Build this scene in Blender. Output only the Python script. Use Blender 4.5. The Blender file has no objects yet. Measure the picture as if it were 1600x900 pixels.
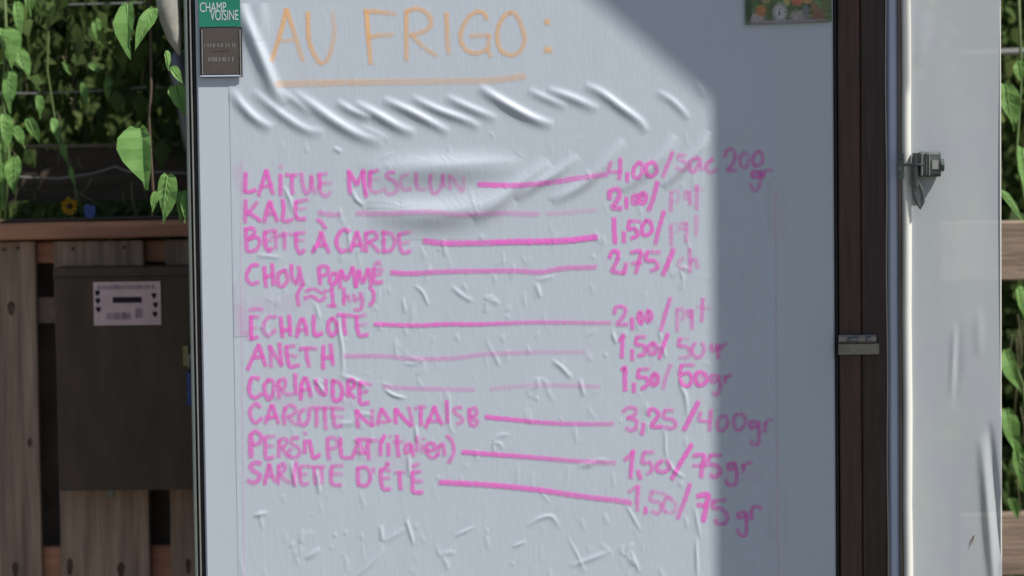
import bpy, math, random
import numpy as np
from mathutils import Vector, Matrix

R = math.radians
random.seed(7)
rng = np.random.default_rng(7)
S = bpy.context.scene
C = S.collection

# ------------------------------------------------------------------ camera
CAM_LOC = Vector((0.0, -4.0, 1.42))
TARGET = Vector((0.0, 0.0, 1.20))
ROLL = R(-0.72)
FOCAL = 90.0
cam_d = bpy.data.cameras.new('camera')
cam = bpy.data.objects.new('camera', cam_d)
C.objects.link(cam)
rot = (TARGET - CAM_LOC).to_track_quat('-Z', 'Y').to_matrix() @ Matrix.Rotation(ROLL, 3, 'Z')
cam.matrix_world = Matrix.Translation(CAM_LOC) @ rot.to_4x4()
cam_d.lens = FOCAL
cam_d.sensor_width = 36.0
cam_d.clip_start = 0.05
cam_d.clip_end = 3000
cam_d.dof.use_dof = True
cam_d.dof.focus_distance = 3.86
cam_d.dof.aperture_fstop = 3.0
S.camera = cam

# ------------------------------------------------------------------ light
SUN_TO = Vector((0.50, -0.342, 0.795)).normalized()
sun_d = bpy.data.lights.new('sun', 'SUN')
sun_d.energy = 5.0
sun_d.angle = R(0.55)
sun_d.color = (1.0, 0.975, 0.94)
sun = bpy.data.objects.new('sun', sun_d)
C.objects.link(sun)
sun.rotation_euler = SUN_TO.to_track_quat('Z', 'Y').to_euler()
W = bpy.data.worlds.new('World')
S.world = W
W.use_nodes = True
wn = W.node_tree
sky = wn.nodes.new('ShaderNodeTexSky')
sky.sky_type = 'NISHITA'
sky.sun_disc = False
sky.sun_elevation = math.asin(SUN_TO.z)
sky.sun_rotation = math.atan2(SUN_TO.x, SUN_TO.y)
wn.links.new(sky.outputs[0], wn.nodes['Background'].inputs[0])
wn.nodes['Background'].inputs[1].default_value = 0.088
S.view_settings.view_transform = 'Standard'
S.view_settings.look = 'None'
S.view_settings.gamma = 1.0
S.view_settings.use_curve_mapping = False
S.view_settings.exposure = 0.05

# ------------------------------------------------------------------ helpers
def P(px, py, y=0.0):
    """the point of the vertical plane at depth y seen at pixel px, py of the 1600 x 900 photograph"""
    k = 36.0 / FOCAL / 1600.0
    d = rot @ Vector(((px - 800) * k, -(py - 450) * k, -1.0))
    t = (y - CAM_LOC.y) / d.y
    return CAM_LOC + d * t

def X(px, y=0.0, py=450): return P(px, py, y).x
def Z(py, y=0.0, px=800): return P(px, py, y).z

def nodes(m):
    return m.node_tree.nodes, m.node_tree.links

def mat(name, col, rough=0.6, spec=0.4, metal=0.0, var=0.12, scale=12.0, stretch=(1, 1, 1), bump=0.0,
        bscale=60.0, col2=None, trans=0.0, coat=0.0):
    m = bpy.data.materials.new(name)
    m.use_nodes = True
    N, L = nodes(m)
    b = N['Principled BSDF']
    b.inputs['Roughness'].default_value = rough
    b.inputs['Specular IOR Level'].default_value = spec
    b.inputs['Metallic'].default_value = metal
    b.inputs['Coat Weight'].default_value = coat
    tc = N.new('ShaderNodeTexCoord')
    mp = N.new('ShaderNodeMapping')
    mp.inputs['Scale'].default_value = stretch
    L.new(tc.outputs['Object'], mp.inputs['Vector'])
    nz = N.new('ShaderNodeTexNoise')
    nz.inputs['Scale'].default_value = scale
    nz.inputs['Detail'].default_value = 7
    nz.inputs['Roughness'].default_value = 0.62
    L.new(mp.outputs[0], nz.inputs['Vector'])
    cr = N.new('ShaderNodeValToRGB')
    c2 = col2 or tuple(c * (1 - var) for c in col)
    c1 = tuple(min(1, c * (1 + var)) for c in col)
    cr.color_ramp.elements[0].position = 0.32
    cr.color_ramp.elements[1].position = 0.68
    cr.color_ramp.elements[0].color = (*c2, 1)
    cr.color_ramp.elements[1].color = (*c1, 1)
    L.new(nz.outputs[0], cr.inputs[0])
    L.new(cr.outputs[0], b.inputs['Base Color'])
    if bump:
        n2 = N.new('ShaderNodeTexNoise')
        n2.inputs['Scale'].default_value = bscale
        n2.inputs['Detail'].default_value = 6
        L.new(mp.outputs[0], n2.inputs['Vector'])
        bp = N.new('ShaderNodeBump')
        bp.inputs['Strength'].default_value = bump
        bp.inputs['Distance'].default_value = 0.004
        L.new(n2.outputs[0], bp.inputs['Height'])
        L.new(bp.outputs[0], b.inputs['Normal'])
    if trans:
        t = N.new('ShaderNodeBsdfTranslucent')
        L.new(cr.outputs[0], t.inputs[0])
        mx = N.new('ShaderNodeMixShader')
        mx.inputs[0].default_value = trans
        L.new(b.outputs[0], mx.inputs[1])
        L.new(t.outputs[0], mx.inputs[2])
        L.new(mx.outputs[0], N['Material Output'].inputs[0])
    return m

def link(name, me, m=None, parent=None, loc=None, smooth=False):
    if m is not None:
        me.materials.append(m)
    if smooth:
        me.polygons.foreach_set('use_smooth', [True] * len(me.polygons))
    o = bpy.data.objects.new(name, me)
    C.objects.link(o)
    if parent is not None:
        o.parent = parent
    if loc is not None:
        o.location = loc
    return o

def thing(name, label, cat, loc=(0, 0, 0), group=None):
    o = bpy.data.objects.new(name, None)
    o.empty_display_size = 0.05
    o.location = loc
    C.objects.link(o)
    o['label'] = label
    o['category'] = cat
    if group:
        o['group'] = group
    return o

def tag(o, label, cat, group=None):
    o['label'] = label
    o['category'] = cat
    if group:
        o['group'] = group
    return o

def box_mesh(x0, x1, y0, y1, z0, z1, bev=0.0, jit=0.0, cuts=1, tilt=0.0):
    """box with chamfered vertical section and optional subdivisions along z that wander a little"""
    b = min(bev, (x1 - x0) * .45, (y1 - y0) * .45)
    if b > 0:
        prof = [(x0 + b, y0), (x1 - b, y0), (x1, y0 + b), (x1, y1 - b), (x1 - b, y1), (x0 + b, y1), (x0, y1 - b), (x0, y0 + b)]
    else:
        prof = [(x0, y0), (x1, y0), (x1, y1), (x0, y1)]
    n = len(prof)
    vs, fs = [], []
    for i in range(cuts + 1):
        f = i / cuts
        z = z0 + (z1 - z0) * f
        for (x, y) in prof:
            s = 1.0 if (0 < i < cuts or bev == 0) else 1.0
            vs.append((x + random.uniform(-jit, jit) + tilt * (z - z0), y + random.uniform(-jit, jit) * .5, z))
    for i in range(cuts):
        for k in range(n):
            a = i * n + k
            c = i * n + (k + 1) % n
            fs.append((a, c, c + n, a + n))
    fs.append(tuple(range(n))[::-1])
    fs.append(tuple(cuts * n + k for k in range(n)))
    me = bpy.data.meshes.new('box')
    me.from_pydata(vs, [], fs)
    me.update()
    return me

def hbox_mesh(x0, x1, y0, y1, z0, z1, bev=0.0, jit=0.0, cuts=1, tilt=0.0):
    """the same, with its long way along x"""
    me = box_mesh(y0, y1, z0, z1, x0, x1, bev, jit, cuts)
    co = np.zeros(len(me.vertices) * 3)
    me.vertices.foreach_get('co', co)
    co = co.reshape(-1, 3)
    new = np.stack([co[:, 2], co[:, 0], co[:, 1] + tilt * (co[:, 2] - x0)], 1)
    me.vertices.foreach_set('co', new.ravel())
    me.update()
    return me

def join_meshes(ms):
    vs, fs = [], []
    for me in ms:
        o = len(vs)
        vs += [tuple(v.co) for v in me.vertices]
        fs += [tuple(i + o for i in p.vertices) for p in me.polygons]
        bpy.data.meshes.remove(me)
    me = bpy.data.meshes.new('joined')
    me.from_pydata(vs, [], fs)
    me.update()
    return me

def tube_mesh(pts, r, n=8):
    vs, fs = [], []
    pts = [Vector(p) for p in pts]
    rr = r if isinstance(r, (list, tuple)) else [r] * len(pts)
    for i, p in enumerate(pts):
        d = (pts[min(i + 1, len(pts) - 1)] - pts[max(i - 1, 0)]).normalized()
        a = d.cross(Vector((0, 1, 0.13))).normalized()
        b = d.cross(a).normalized()
        for k in range(n):
            t = 2 * math.pi * k / n
            vs.append(p + (a * math.cos(t) + b * math.sin(t)) * rr[i])
    for i in range(len(pts) - 1):
        for k in range(n):
            a = i * n + k
            c = i * n + (k + 1) % n
            fs.append((a, c, c + n, a + n))
    fs.append(tuple(range(n))[::-1])
    fs.append(tuple((len(pts) - 1) * n + k for k in range(n)))
    me = bpy.data.meshes.new('tube')
    me.from_pydata([tuple(v) for v in vs], [], fs)
    me.update()
    return me

def prism_mesh(poly, y0, y1):
    """outline in x, z pulled from depth y0 to y1"""
    n = len(poly)
    vs = [(x, y0, z) for x, z in poly] + [(x, y1, z) for x, z in poly]
    fs = [tuple(range(n)), tuple(range(2 * n - 1, n - 1, -1))]
    for k in range(n):
        j = (k + 1) % n
        fs.append((k, k + n, j + n, j))
    me = bpy.data.meshes.new('prism')
    me.from_pydata(vs, [], fs)
    me.update()
    return me

def catmull(pts, step=1.5):
    pts = [np.array(p, float) for p in pts]
    if len(pts) == 2:
        pts = [pts[0], (pts[0] + pts[1]) / 2, pts[1]]
    q = [2 * pts[0] - pts[1]] + pts + [2 * pts[-1] - pts[-2]]
    out, par = [], []
    for i in range(1, len(q) - 2):
        n = max(2, int(np.linalg.norm(q[i + 1] - q[i]) / step))
        for k in range(n):
            t = k / n
            out.append(0.5 * ((2 * q[i]) + (-q[i - 1] + q[i + 1]) * t + (2 * q[i - 1] - 5 * q[i] + 4 * q[i + 1] - q[i + 2]) * t * t
                              + (-q[i - 1] + 3 * q[i] - 3 * q[i + 1] + q[i + 2]) * t ** 3))
    out.append(q[-2])
    return np.array(out)

# ------------------------------------------------------------------ materials
M = {}
M['board'] = mat('white_enamel', (0.515, 0.56, 0.605), 0.38, 0.35, var=0.015, scale=3)
M['film'] = mat('white_film', (0.52, 0.565, 0.615), 0.42, 0.3, var=0.02, scale=9, bump=0.09, bscale=60, stretch=(3.0, 1, 0.7))
M['rubber'] = mat('black_rubber', (0.018, 0.016, 0.018), 0.55, 0.4, var=0.3, scale=30)
M['grey_trim'] = mat('grey_green_metal', (0.16, 0.18, 0.165), 0.35, 0.5, metal=0.3, var=0.1)
M['light_trim'] = mat('pale_metal', (0.42, 0.41, 0.38), 0.3, 0.5, metal=0.6, var=0.1)
M['brown'] = mat('dark_brown_stile', (0.072, 0.037, 0.029), 0.42, 0.35, var=0.3, scale=22, stretch=(6, 6, 0.4), bump=0.15, bscale=40)
M['brown_dark'] = mat('blackish_brown_stile', (0.052, 0.032, 0.027), 0.42, 0.3, var=0.3, scale=22, stretch=(6, 6, 0.4), bump=0.15, bscale=40)
M['knot'] = mat('wood_knot', (0.11, 0.07, 0.05), 0.9, 0.2, var=0.4, scale=90)
M['nail'] = mat('rusty_nail', (0.06, 0.05, 0.045), 0.6, 0.4, metal=0.5)
M['chrome'] = mat('worn_chrome', (0.24, 0.23, 0.215), 0.32, 0.5, metal=0.85, var=0.25, scale=60)
M['blue_grey'] = mat('blue_grey_paint', (0.52, 0.56, 0.68), 0.5, 0.3, var=0.06, scale=8, stretch=(3, 3, .5))
M['tan'] = mat('tan_sealant', (0.27, 0.215, 0.17), 0.7, 0.2, var=0.2, scale=16, stretch=(2, 2, .7))
M['white_edge'] = mat('cream_white_edge', (0.80, 0.78, 0.70), 0.45, 0.4, var=0.03, scale=9)
M['plank'] = mat('weathered_plank', (0.45, 0.305, 0.215), 0.85, 0.2, scale=7, stretch=(9, 9, 0.55), col2=(0.23, 0.158, 0.115), bump=0.6, bscale=34)
M['plank_red'] = mat('reddish_rail', (0.60, 0.29, 0.17), 0.8, 0.2, scale=7, stretch=(0.6, 9, 9), col2=(0.36, 0.17, 0.11), bump=0.5, bscale=30)
M['rail_tan'] = mat('tan_rail', (0.30, 0.225, 0.17), 0.85, 0.2, scale=6, stretch=(0.6, 9, 9), col2=(0.19, 0.14, 0.105), bump=0.6, bscale=30)
M['old_board'] = mat('old_dark_board', (0.12, 0.094, 0.07), 0.9, 0.2, scale=6, stretch=(0.6, 9, 9), col2=(0.06, 0.046, 0.036), bump=0.5, bscale=30)
M['gap_backing'] = mat('gap_backing_brown', (0.15, 0.11, 0.085), 0.9, 0.2, var=0.3)
M['cashbox'] = mat('dark_brown_metal', (0.085, 0.056, 0.036), 0.55, 0.3, var=0.22, scale=14, stretch=(2, 2, .6), bump=0.1)
M['label'] = mat('faded_paper', (0.74, 0.53, 0.51), 0.7, 0.2, var=0.1, scale=30)
M['print_dark'] = mat('dark_print', (0.030, 0.020, 0.026), 0.7, 0.2, var=0.2)
M['print_blue'] = mat('faded_print', (0.17, 0.14, 0.18), 0.7, 0.2, var=0.2)
M['green_sign'] = mat('green_sticker', (0.018, 0.20, 0.125), 0.4, 0.4, var=0.06)
M['white_print'] = mat('white_print', (0.55, 0.62, 0.60), 0.6, 0.3, var=0.03)
M['card'] = mat('brown_card', (0.085, 0.070, 0.058), 0.45, 0.4, var=0.12, scale=40)
M['card_print'] = mat('pale_card_print', (0.26, 0.25, 0.23), 0.6, 0.3, var=0.05)
M['leaf'] = mat('bindweed_leaf', (0.22, 0.40, 0.11), 0.55, 0.25, scale=26, col2=(0.14, 0.29, 0.07), trans=0.35)
M['leaf_dark'] = mat('hedge_leaf', (0.095, 0.150, 0.035), 0.75, 0.15, scale=9, col2=(0.040, 0.066, 0.024), trans=0.35)
M['leaf_olive'] = mat('olive_leaf', (0.15, 0.21, 0.05), 0.75, 0.15, scale=12, col2=(0.08, 0.085, 0.035), trans=0.35)
M['straw'] = mat('dry_straw', (0.30, 0.26, 0.16), 0.8, 0.2, scale=20, col2=(0.15, 0.17, 0.08))
M['vein'] = mat('leaf_vein', (0.215, 0.37, 0.115), 0.5, 0.3, trans=0.2)
M['stem'] = mat('brown_stem', (0.10, 0.07, 0.05), 0.8, 0.2, var=0.3)
M['green_stem'] = mat('green_stem', (0.14, 0.20, 0.07), 0.6, 0.3, var=0.3)
M['wire'] = mat('galvanised_wire', (0.30, 0.30, 0.30), 0.5, 0.5, metal=0.5, var=0.2)
M['post'] = mat('pale_stone', (0.36, 0.34, 0.29), 0.9, 0.2, scale=14, col2=(0.2, 0.19, 0.16), bump=0.8, bscale=20)
M['petal'] = mat('yellow_petal', (0.50, 0.28, 0.02), 0.6, 0.2, var=0.1, trans=0.3)
M['flower_eye'] = mat('flower_eye', (0.05, 0.022, 0.012), 0.8, 0.2)
M['blue'] = mat('blue_plastic', (0.03, 0.055, 0.22), 0.5, 0.4, var=0.2, scale=40)
M['brass'] = mat('dull_brass', (0.30, 0.24, 0.10), 0.45, 0.5, metal=0.4, var=0.2)
M['latch'] = mat('zinc_latch', (0.14, 0.155, 0.145), 0.38, 0.5, metal=0.75, var=0.45, scale=45, bump=0.2)
M['rust'] = mat('rust_mark', (0.16, 0.06, 0.03), 0.9, 0.2)
M['ground'] = mat('gravel_ground', (0.19, 0.175, 0.15), 0.95, 0.2, scale=30, col2=(0.10, 0.095, 0.08), bump=0.8, bscale=90)
M['caster_wood'] = mat('grey_wood', (0.22, 0.19, 0.16), 0.9, 0.2, scale=6, stretch=(7, 7, 0.6), bump=0.5)
M['tape'] = mat('clear_tape', (0.515, 0.54, 0.60), 0.3, 0.4, var=0.03)

def ink_mat(name, col):
    m = bpy.data.materials.new(name)
    m.use_nodes = True
    N, L = nodes(m)
    b = N['Principled BSDF']
    b.inputs['Base Color'].default_value = (*col, 1)
    b.inputs['Roughness'].default_value = 0.6
    b.inputs['Specular IOR Level'].default_value = 0.2
    t = N.new('ShaderNodeBsdfTransparent')
    a = N.new('ShaderNodeAttribute')
    a.attribute_name = 'ink'
    tc = N.new('ShaderNodeTexCoord')
    nz = N.new('ShaderNodeTexNoise')
    nz.inputs['Scale'].default_value = 260
    nz.inputs['Detail'].default_value = 4
    L.new(tc.outputs['Object'], nz.inputs['Vector'])
    mr = N.new('ShaderNodeMapRange')
    mr.inputs[1].default_value = 0.3
    mr.inputs[2].default_value = 0.7
    mr.inputs[3].default_value = 0.60
    mr.inputs[4].default_value = 1.12
    L.new(nz.outputs[0], mr.inputs[0])
    mu = N.new('ShaderNodeMath')
    mu.operation = 'MULTIPLY'
    mu.use_clamp = True
    L.new(a.outputs['Fac'], mu.inputs[0])
    L.new(mr.outputs[0], mu.inputs[1])
    mx = N.new('ShaderNodeMixShader')
    L.new(mu.outputs[0], mx.inputs[0])
    L.new(t.outputs[0], mx.inputs[1])
    L.new(b.outputs[0], mx.inputs[2])
    L.new(mx.outputs[0], N['Material Output'].inputs[0])
    return m
M['pink'] = ink_mat('pink_marker', (1.0, 0.19, 0.69))
M['orange'] = ink_mat('orange_marker', (1.0, 0.58, 0.27))

m = bpy.data.materials.new('milky_plastic')
m.use_nodes = True
N, L = nodes(m)
b = N['Principled BSDF']
tc = N.new('ShaderNodeTexCoord')
nz = N.new('ShaderNodeTexNoise'); nz.inputs['Scale'].default_value = 9; nz.inputs['Detail'].default_value = 3
mp = N.new('ShaderNodeMapping'); mp.inputs['Scale'].default_value = (2.0, 1, 0.9)
L.new(tc.outputs['Object'], mp.inputs[0]); L.new(mp.outputs[0], nz.inputs['Vector'])
cr = N.new('ShaderNodeValToRGB')
cr.color_ramp.elements[0].position = .35; cr.color_ramp.elements[1].position = .65
cr.color_ramp.elements[0].color = (0.49, 0.505, 0.54, 1); cr.color_ramp.elements[1].color = (0.50, 0.54, 0.525, 1)
L.new(nz.outputs[0], cr.inputs[0]); L.new(cr.outputs[0], b.inputs['Base Color'])
b.inputs['Roughness'].default_value = 0.22
b.inputs['Specular IOR Level'].default_value = 0.5
tr = N.new('ShaderNodeBsdfTransparent')
mx = N.new('ShaderNodeMixShader'); mx.inputs[0].default_value = 0.84
L.new(tr.outputs[0], mx.inputs[1]); L.new(b.outputs[0], mx.inputs[2])
L.new(mx.outputs[0], N['Material Output'].inputs[0])
M['milky'] = m

def vc_mat(name, rough=0.5):
    m = bpy.data.materials.new(name)
    m.use_nodes = True
    N, L = nodes(m)
    a = N.new('ShaderNodeAttribute')
    a.attribute_name = 'print'
    L.new(a.outputs['Color'], N['Principled BSDF'].inputs['Base Color'])
    N['Principled BSDF'].inputs['Roughness'].default_value = rough
    return m

# ------------------------------------------------------------------ setting: ground
g = bpy.data.meshes.new('ground')
g.from_pydata([(-800, -800, 0), (800, -800, 0), (800, 800, 0), (-800, 800, 0)], [], [(0, 1, 2, 3)])
go = link('ground', g, M['ground'])
go['kind'] = 'structure'

# ------------------------------------------------------------------ the fridge with its white front
XL, XR = X(313), X(1304)
ZT, ZB = 1.93, 0.12
YF = 0.0
fr = thing('refrigerator', 'white fronted outdoor fridge with a dark brown stile at its right',
           'refrigerator', (0, 0.3, 0))
def fpart(name, me, m, parent=fr, **k):
    o = link(name, me, m, parent, **k)
    if parent is fr:
        o.location = (0, -0.3, 0)
    return o
body = fpart('body', box_mesh(X(302), X(1388), 0.030, 0.62, ZB, ZT - .001, 0.008), M['brown'])
fpart('front_panel', box_mesh(XL, XR, 0.0, 0.030, ZB, ZT, 0.003), M['board'])
# left side: grey outer trim, dark groove, pale bead, black gasket
fpart('gasket', box_mesh(X(306.5), XL - .0005, 0.006, 0.030, ZB, ZT, 0.002), M['rubber'])
fpart('pale_bead', box_mesh(X(303.8), X(306), 0.002, 0.030, ZB, ZT, 0.0006), M['light_trim'])
fpart('groove_strip', box_mesh(X(300.5), X(303.5), 0.012, 0.030, ZB, ZT), M['rubber'])
fpart('outer_trim', box_mesh(X(295), X(300.3), 0.002, 0.034, ZB, ZT, 0.0015), M['grey_trim'])
# right side: gasket, brown stile in two boards, pale bead
fpart('gasket', box_mesh(XR + .0005, X(1311), 0.004, 0.030, ZB, ZT, 0.002), M['rubber'])
fpart('stile', box_mesh(X(1311.5), X(1345), -0.002, 0.030, ZB, ZT, 0.002), M['brown'])
fpart('stile', box_mesh(X(1345.8), X(1384.5), 0.001, 0.030, ZB, ZT, 0.002), M['brown_dark'])
fpart('pale_bead', tube_mesh([(X(1386.3) + 0.0006 * math.sin(i * 1.3), 0.004, ZB + (ZT - ZB) * i / 30) for i in range(31)], 0.0014), M['light_trim'])
# the small striker plate across the stile
st = fpart('striker_plate', hbox_mesh(X(1308.5), X(1372), -0.008, -0.002, Z(554, 0, 1340), Z(536, 0, 1340), 0.001), M['chrome'])
lip = link('plate_lip', hbox_mesh(X(1308), X(1366), -0.020, -0.0085, Z(535, 0, 1340), Z(522, 0, 1340), 0.003), M['chrome'], st)
link('roller', tube_mesh([(X(1322), -0.022, Z(529, 0, 1340)), (X(1337), -0.022, Z(529, 0, 1340))], 0.004), M['latch'], st)
link('roller', tube_mesh([(X(1351), -0.022, Z(529, 0, 1340)), (X(1357), -0.022, Z(529, 0, 1340))], 0.005), M['chrome'], st)

# ------------------------------------------------------------------ film with wrinkles
FX0, FX1 = X(364, 0, 450), X(1213, 0, 450)
FZ0, FZ1 = Z(1000), P(560, 3).z
NX, NZ = 560, 640
gx = np.linspace(FX0, FX1, NX)
gz = np.linspace(FZ0, FZ1, NZ)
H = np.zeros((NZ, NX))

def ridge(pts, w, h, o=None, s=1.0, taper=True, asym=0.64, tp=0.72):
    w = w * random.uniform(.84, 1.02)
    h = h * random.uniform(.85, 1.15)
    h = h * (1.22 if w > 3.5 else 1.0)
    w = w * .95
    """a fold of the film: gaussian section of half width w (mm), height h (mm)"""
    if o is not None:
        pts = [(o[0] + x / s, o[1] + y / s) for x, y in pts]
    c = catmull(pts, 3.0)
    q = np.array([(P(x, y).x, P(x, y).z) for x, y in c])
    w = w / 1000.0
    h = h / 1000.0
    n = len(q)
    x0, x1 = q[:, 0].min() - 4 * w, q[:, 0].max() + 4 * w
    z0, z1 = q[:, 1].min() - 4 * w, q[:, 1].max() + 4 * w
    i0, i1 = np.searchsorted(gx, [x0, x1])
    j0, j1 = np.searchsorted(gz, [z0, z1])
    if i1 <= i0 or j1 <= j0:
        return
    GX, GZ = np.meshgrid(gx[i0:i1], gz[j0:j1])
    best = np.full(GX.shape, 1e9)
    amp = np.zeros(GX.shape)
    for k in range(n - 1):
        a, b = q[k], q[k + 1]
        d = b - a
        l2 = max(d @ d, 1e-12)
        t = np.clip(((GX - a[0]) * d[0] + (GZ - a[1]) * d[1]) / l2, 0, 1)
        dx = GX - a[0] - t * d[0]
        dz = GZ - a[1] - t * d[1]
        r = dx * dx + dz * dz
        u = (k + t) / (n - 1)
        # steeper on the side away from the light (lower left)
        side = np.where(dx * 0.7 + dz * 0.7 > 0, 1.0, 1.0 / asym)
        r = r / side ** 2
        f = (np.sin(np.pi * np.clip(u, 0, 1)) ** tp if taper else 1.0)
        m_ = r < best
        best = np.where(m_, r, best)
        amp = np.where(m_, f, amp)
    H[j0:j1, i0:i1] = np.maximum(H[j0:j1, i0:i1], 0) * 0 + H[j0:j1, i0:i1] + h * amp * np.exp(-best / (2 * w * w))

a = (300, 0)
ridge([(305, -40), (320, 60), (360, 170), (420, 310), (480, 460), (530, 580), (580, 660)], 6.5, 5.5, a, 4)
ridge([(540, 560), (640, 630), (740, 720)], 3.5, 1.6, a, 4)
ridge([(435, -60), (430, 100), (425, 260)], 8, 1.8, a, 4)
ridge([(250, 560), (310, 650), (400, 740), (510, 805)], 4.6, 3.0, a, 4)
ridge([(375, 560), (480, 650), (600, 740), (720, 810), (830, 825)], 4.8, 3.0, a, 4)
ridge([(630, 570), (760, 660), (900, 760), (1040, 840), (1200, 895)], 5.0, 3.6, a, 4)
ridge([(900, 630), (1000, 690), (1120, 745)], 4.2, 2.0, a, 4)
ridge([(1010, 640), (1150, 710), (1290, 790), (1400, 835)], 4.6, 3.2, a, 4)
for l_, w_, h_ in (([(597, 154), (646, 176), (703, 207)], 4.6, 3.0), ([(642, 151), (684, 171), (734, 190), (750, 202)], 4.4, 2.6),
                   ([(695, 150), (734, 168), (778, 186)], 4.2, 2.6), ([(747, 134), (778, 154), (828, 182), (866, 196)], 4.6, 3.6),
                   ([(824, 140), (855, 154), (887, 168)], 4.0, 2.0), ([(854, 139), (890, 151), (936, 171)], 4.4, 2.8),
                   ([(912, 131), (940, 145), (970, 167), (1000, 190), (1011, 208)], 4.6, 3.4),
                   ([(1025, 142), (1050, 157), (1070, 177), (1076, 188)], 4.0, 2.2),
                   ([(1086, 125), (1096, 140), (1101, 152)], 3, 1.0), ([(560, 196), (600, 214), (602, 222)], 3.4, 1.2),
                   ([(738, 340), (759, 330), (796, 300), (828, 276), (858, 252)], 6.0, 4.2),
                   ([(806, 312), (840, 288), (871, 269), (903, 243)], 4.2, 3.2),
                   ([(862, 315), (902, 294), (933, 269), (975, 219)], 4.5, 3.6),
                   ([(972, 299), (1009, 269), (1034, 244), (1056, 212)], 4.2, 2.9),
                   ([(1035, 293), (1068, 260), (1093, 232), (1110, 206)], 4.2, 3.2),
                   ([(1135, 235), (1155, 215), (1176, 190)], 4, 1.3)):
    ridge(l_, w_, h_)
ridge([(570, 274), (640, 264), (715, 259), (825, 254)], 11, 5.2, tp=1.1)
ridge([(572, 332), (640, 333), (700, 331), (750, 320), (800, 300)], 12, 5.2, tp=1.0)
for l_ in ([(443, 290), (450, 304), (455, 316), (458, 333)], [(550, 296), (557, 311), (569, 321)], [(630, 464), (631, 475), (634, 490)],
           [(647, 445), (660, 456), (670, 478)], [(530, 485), (530, 510), (535, 542), (536, 562), (536, 588)], [(493, 472), (500, 500)],
           [(488, 590), (500, 602), (510, 618)], [(1062, 588), (1065, 604), (1072, 622), (1074, 652)],
           [(1037, 668), (1040, 684), (1040, 702), (1043, 720)], [(1043, 718), (1054, 735), (1070, 746)], [(977, 786), (989, 807), (1002, 831)],
           [(887, 838), (902, 866), (916, 896)], [(822, 824), (840, 811), (862, 807), (875, 826)], [(596, 820), (597, 846)],
           [(599, 848), (617, 836), (635, 824)], [(635, 811), (640, 828), (647, 852)], [(639, 708), (640, 746)], [(455, 720), (462, 762)],
           [(497, 736), (499, 772)], [(702, 610), (702, 640), (703, 665), (713, 682)], [(650, 664), (652, 692)], [(704, 446), (722, 461), (737, 470)],
           [(838, 442), (845, 466)], [(838, 438), (866, 431)], [(956, 518), (964, 538)], [(862, 562), (878, 574), (892, 590)], [(906, 590), (913, 620)],
           [(770, 548), (782, 574)], [(493, 378), (495, 395)], [(543, 352), (546, 376), (547, 398)], [(692, 372), (697, 402)], [(400, 398), (440, 402)],
           [(396, 806), (418, 800)], [(500, 856), (478, 874)], [(1088, 840), (1090, 905)], [(1085, 790), (1095, 842)], [(890, 885), (930, 870), (955, 860)],
           [(985, 860), (1000, 895)], [(800, 855), (822, 845)], [(710, 838), (742, 822)], [(560, 900), (590, 870), (600, 850)], [(530, 585), (560, 596), (578, 610)],
           [(520, 230), (535, 238)], [(1037, 540), (1040, 560)], [(600, 607), (615, 617), (635, 622)]):
    ridge(l_, random.uniform(1.6, 2.3), random.uniform(0.8, 1.5))
for (cx_, cy_) in ((470, 850), (690, 870), (770, 690), (760, 470), (980, 870), (840, 590), (930, 720), (560, 650), (1060, 420), (660, 560)):
    for k_ in range(3):
        an_ = random.uniform(0, 6.28)
        l_ = random.uniform(14, 34)
        ridge([(cx_, cy_), (cx_ + math.cos(an_) * l_ * .5 + random.uniform(-3, 3), cy_ + math.sin(an_) * l_ * .5), (cx_ + math.cos(an_ + .3) * l_, cy_ + math.sin(an_ + .3) * l_)], random.uniform(1.8, 2.6), random.uniform(.5, .95), tp=.45)
for i in range(330):
    x, y = random.uniform(375, 1205), random.choice((random.uniform(340, 990), random.uniform(200, 990)))
    if random.random() < 0.9:
        ln, an = random.uniform(8, 34), random.gauss(0.12, 0.16)
    else:
        ln, an = random.uniform(10, 30), random.uniform(-1.3, 1.3)
    dx, dy = math.sin(an) * ln, math.cos(an) * ln
    ridge([(x, y), (x + dx * .5 + random.uniform(-1.5, 1.5), y + dy * .5), (x + dx, y + dy)], random.uniform(1.5, 2.3), random.uniform(0.15, 0.6))
# broad slow unevenness
GX, GZ = np.meshgrid(gx, gz)
for i in range(46):
    f = rng.uniform(15, 95)
    t = rng.uniform(0, math.pi)
    H += 0.011 / f * rng.uniform(0.1, 0.45) * 0.16 * np.sin(f * (GX * math.cos(t) + GZ * math.sin(t) * .5) + rng.uniform(0, 6.28))

H = np.maximum(H, -0.0002)
def Hat(x, z):
    i = np.clip((x - FX0) / (FX1 - FX0) * (NX - 1), 0, NX - 1.001)
    j = np.clip((z - FZ0) / (FZ1 - FZ0) * (NZ - 1), 0, NZ - 1.001)
    ii, jj = i.astype(int), j.astype(int)
    u, v = i - ii, j - jj
    return (H[jj, ii] * (1 - u) * (1 - v) + H[jj, ii + 1] * u * (1 - v) + H[jj + 1, ii] * (1 - u) * v + H[jj + 1, ii + 1] * u * v)

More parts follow.
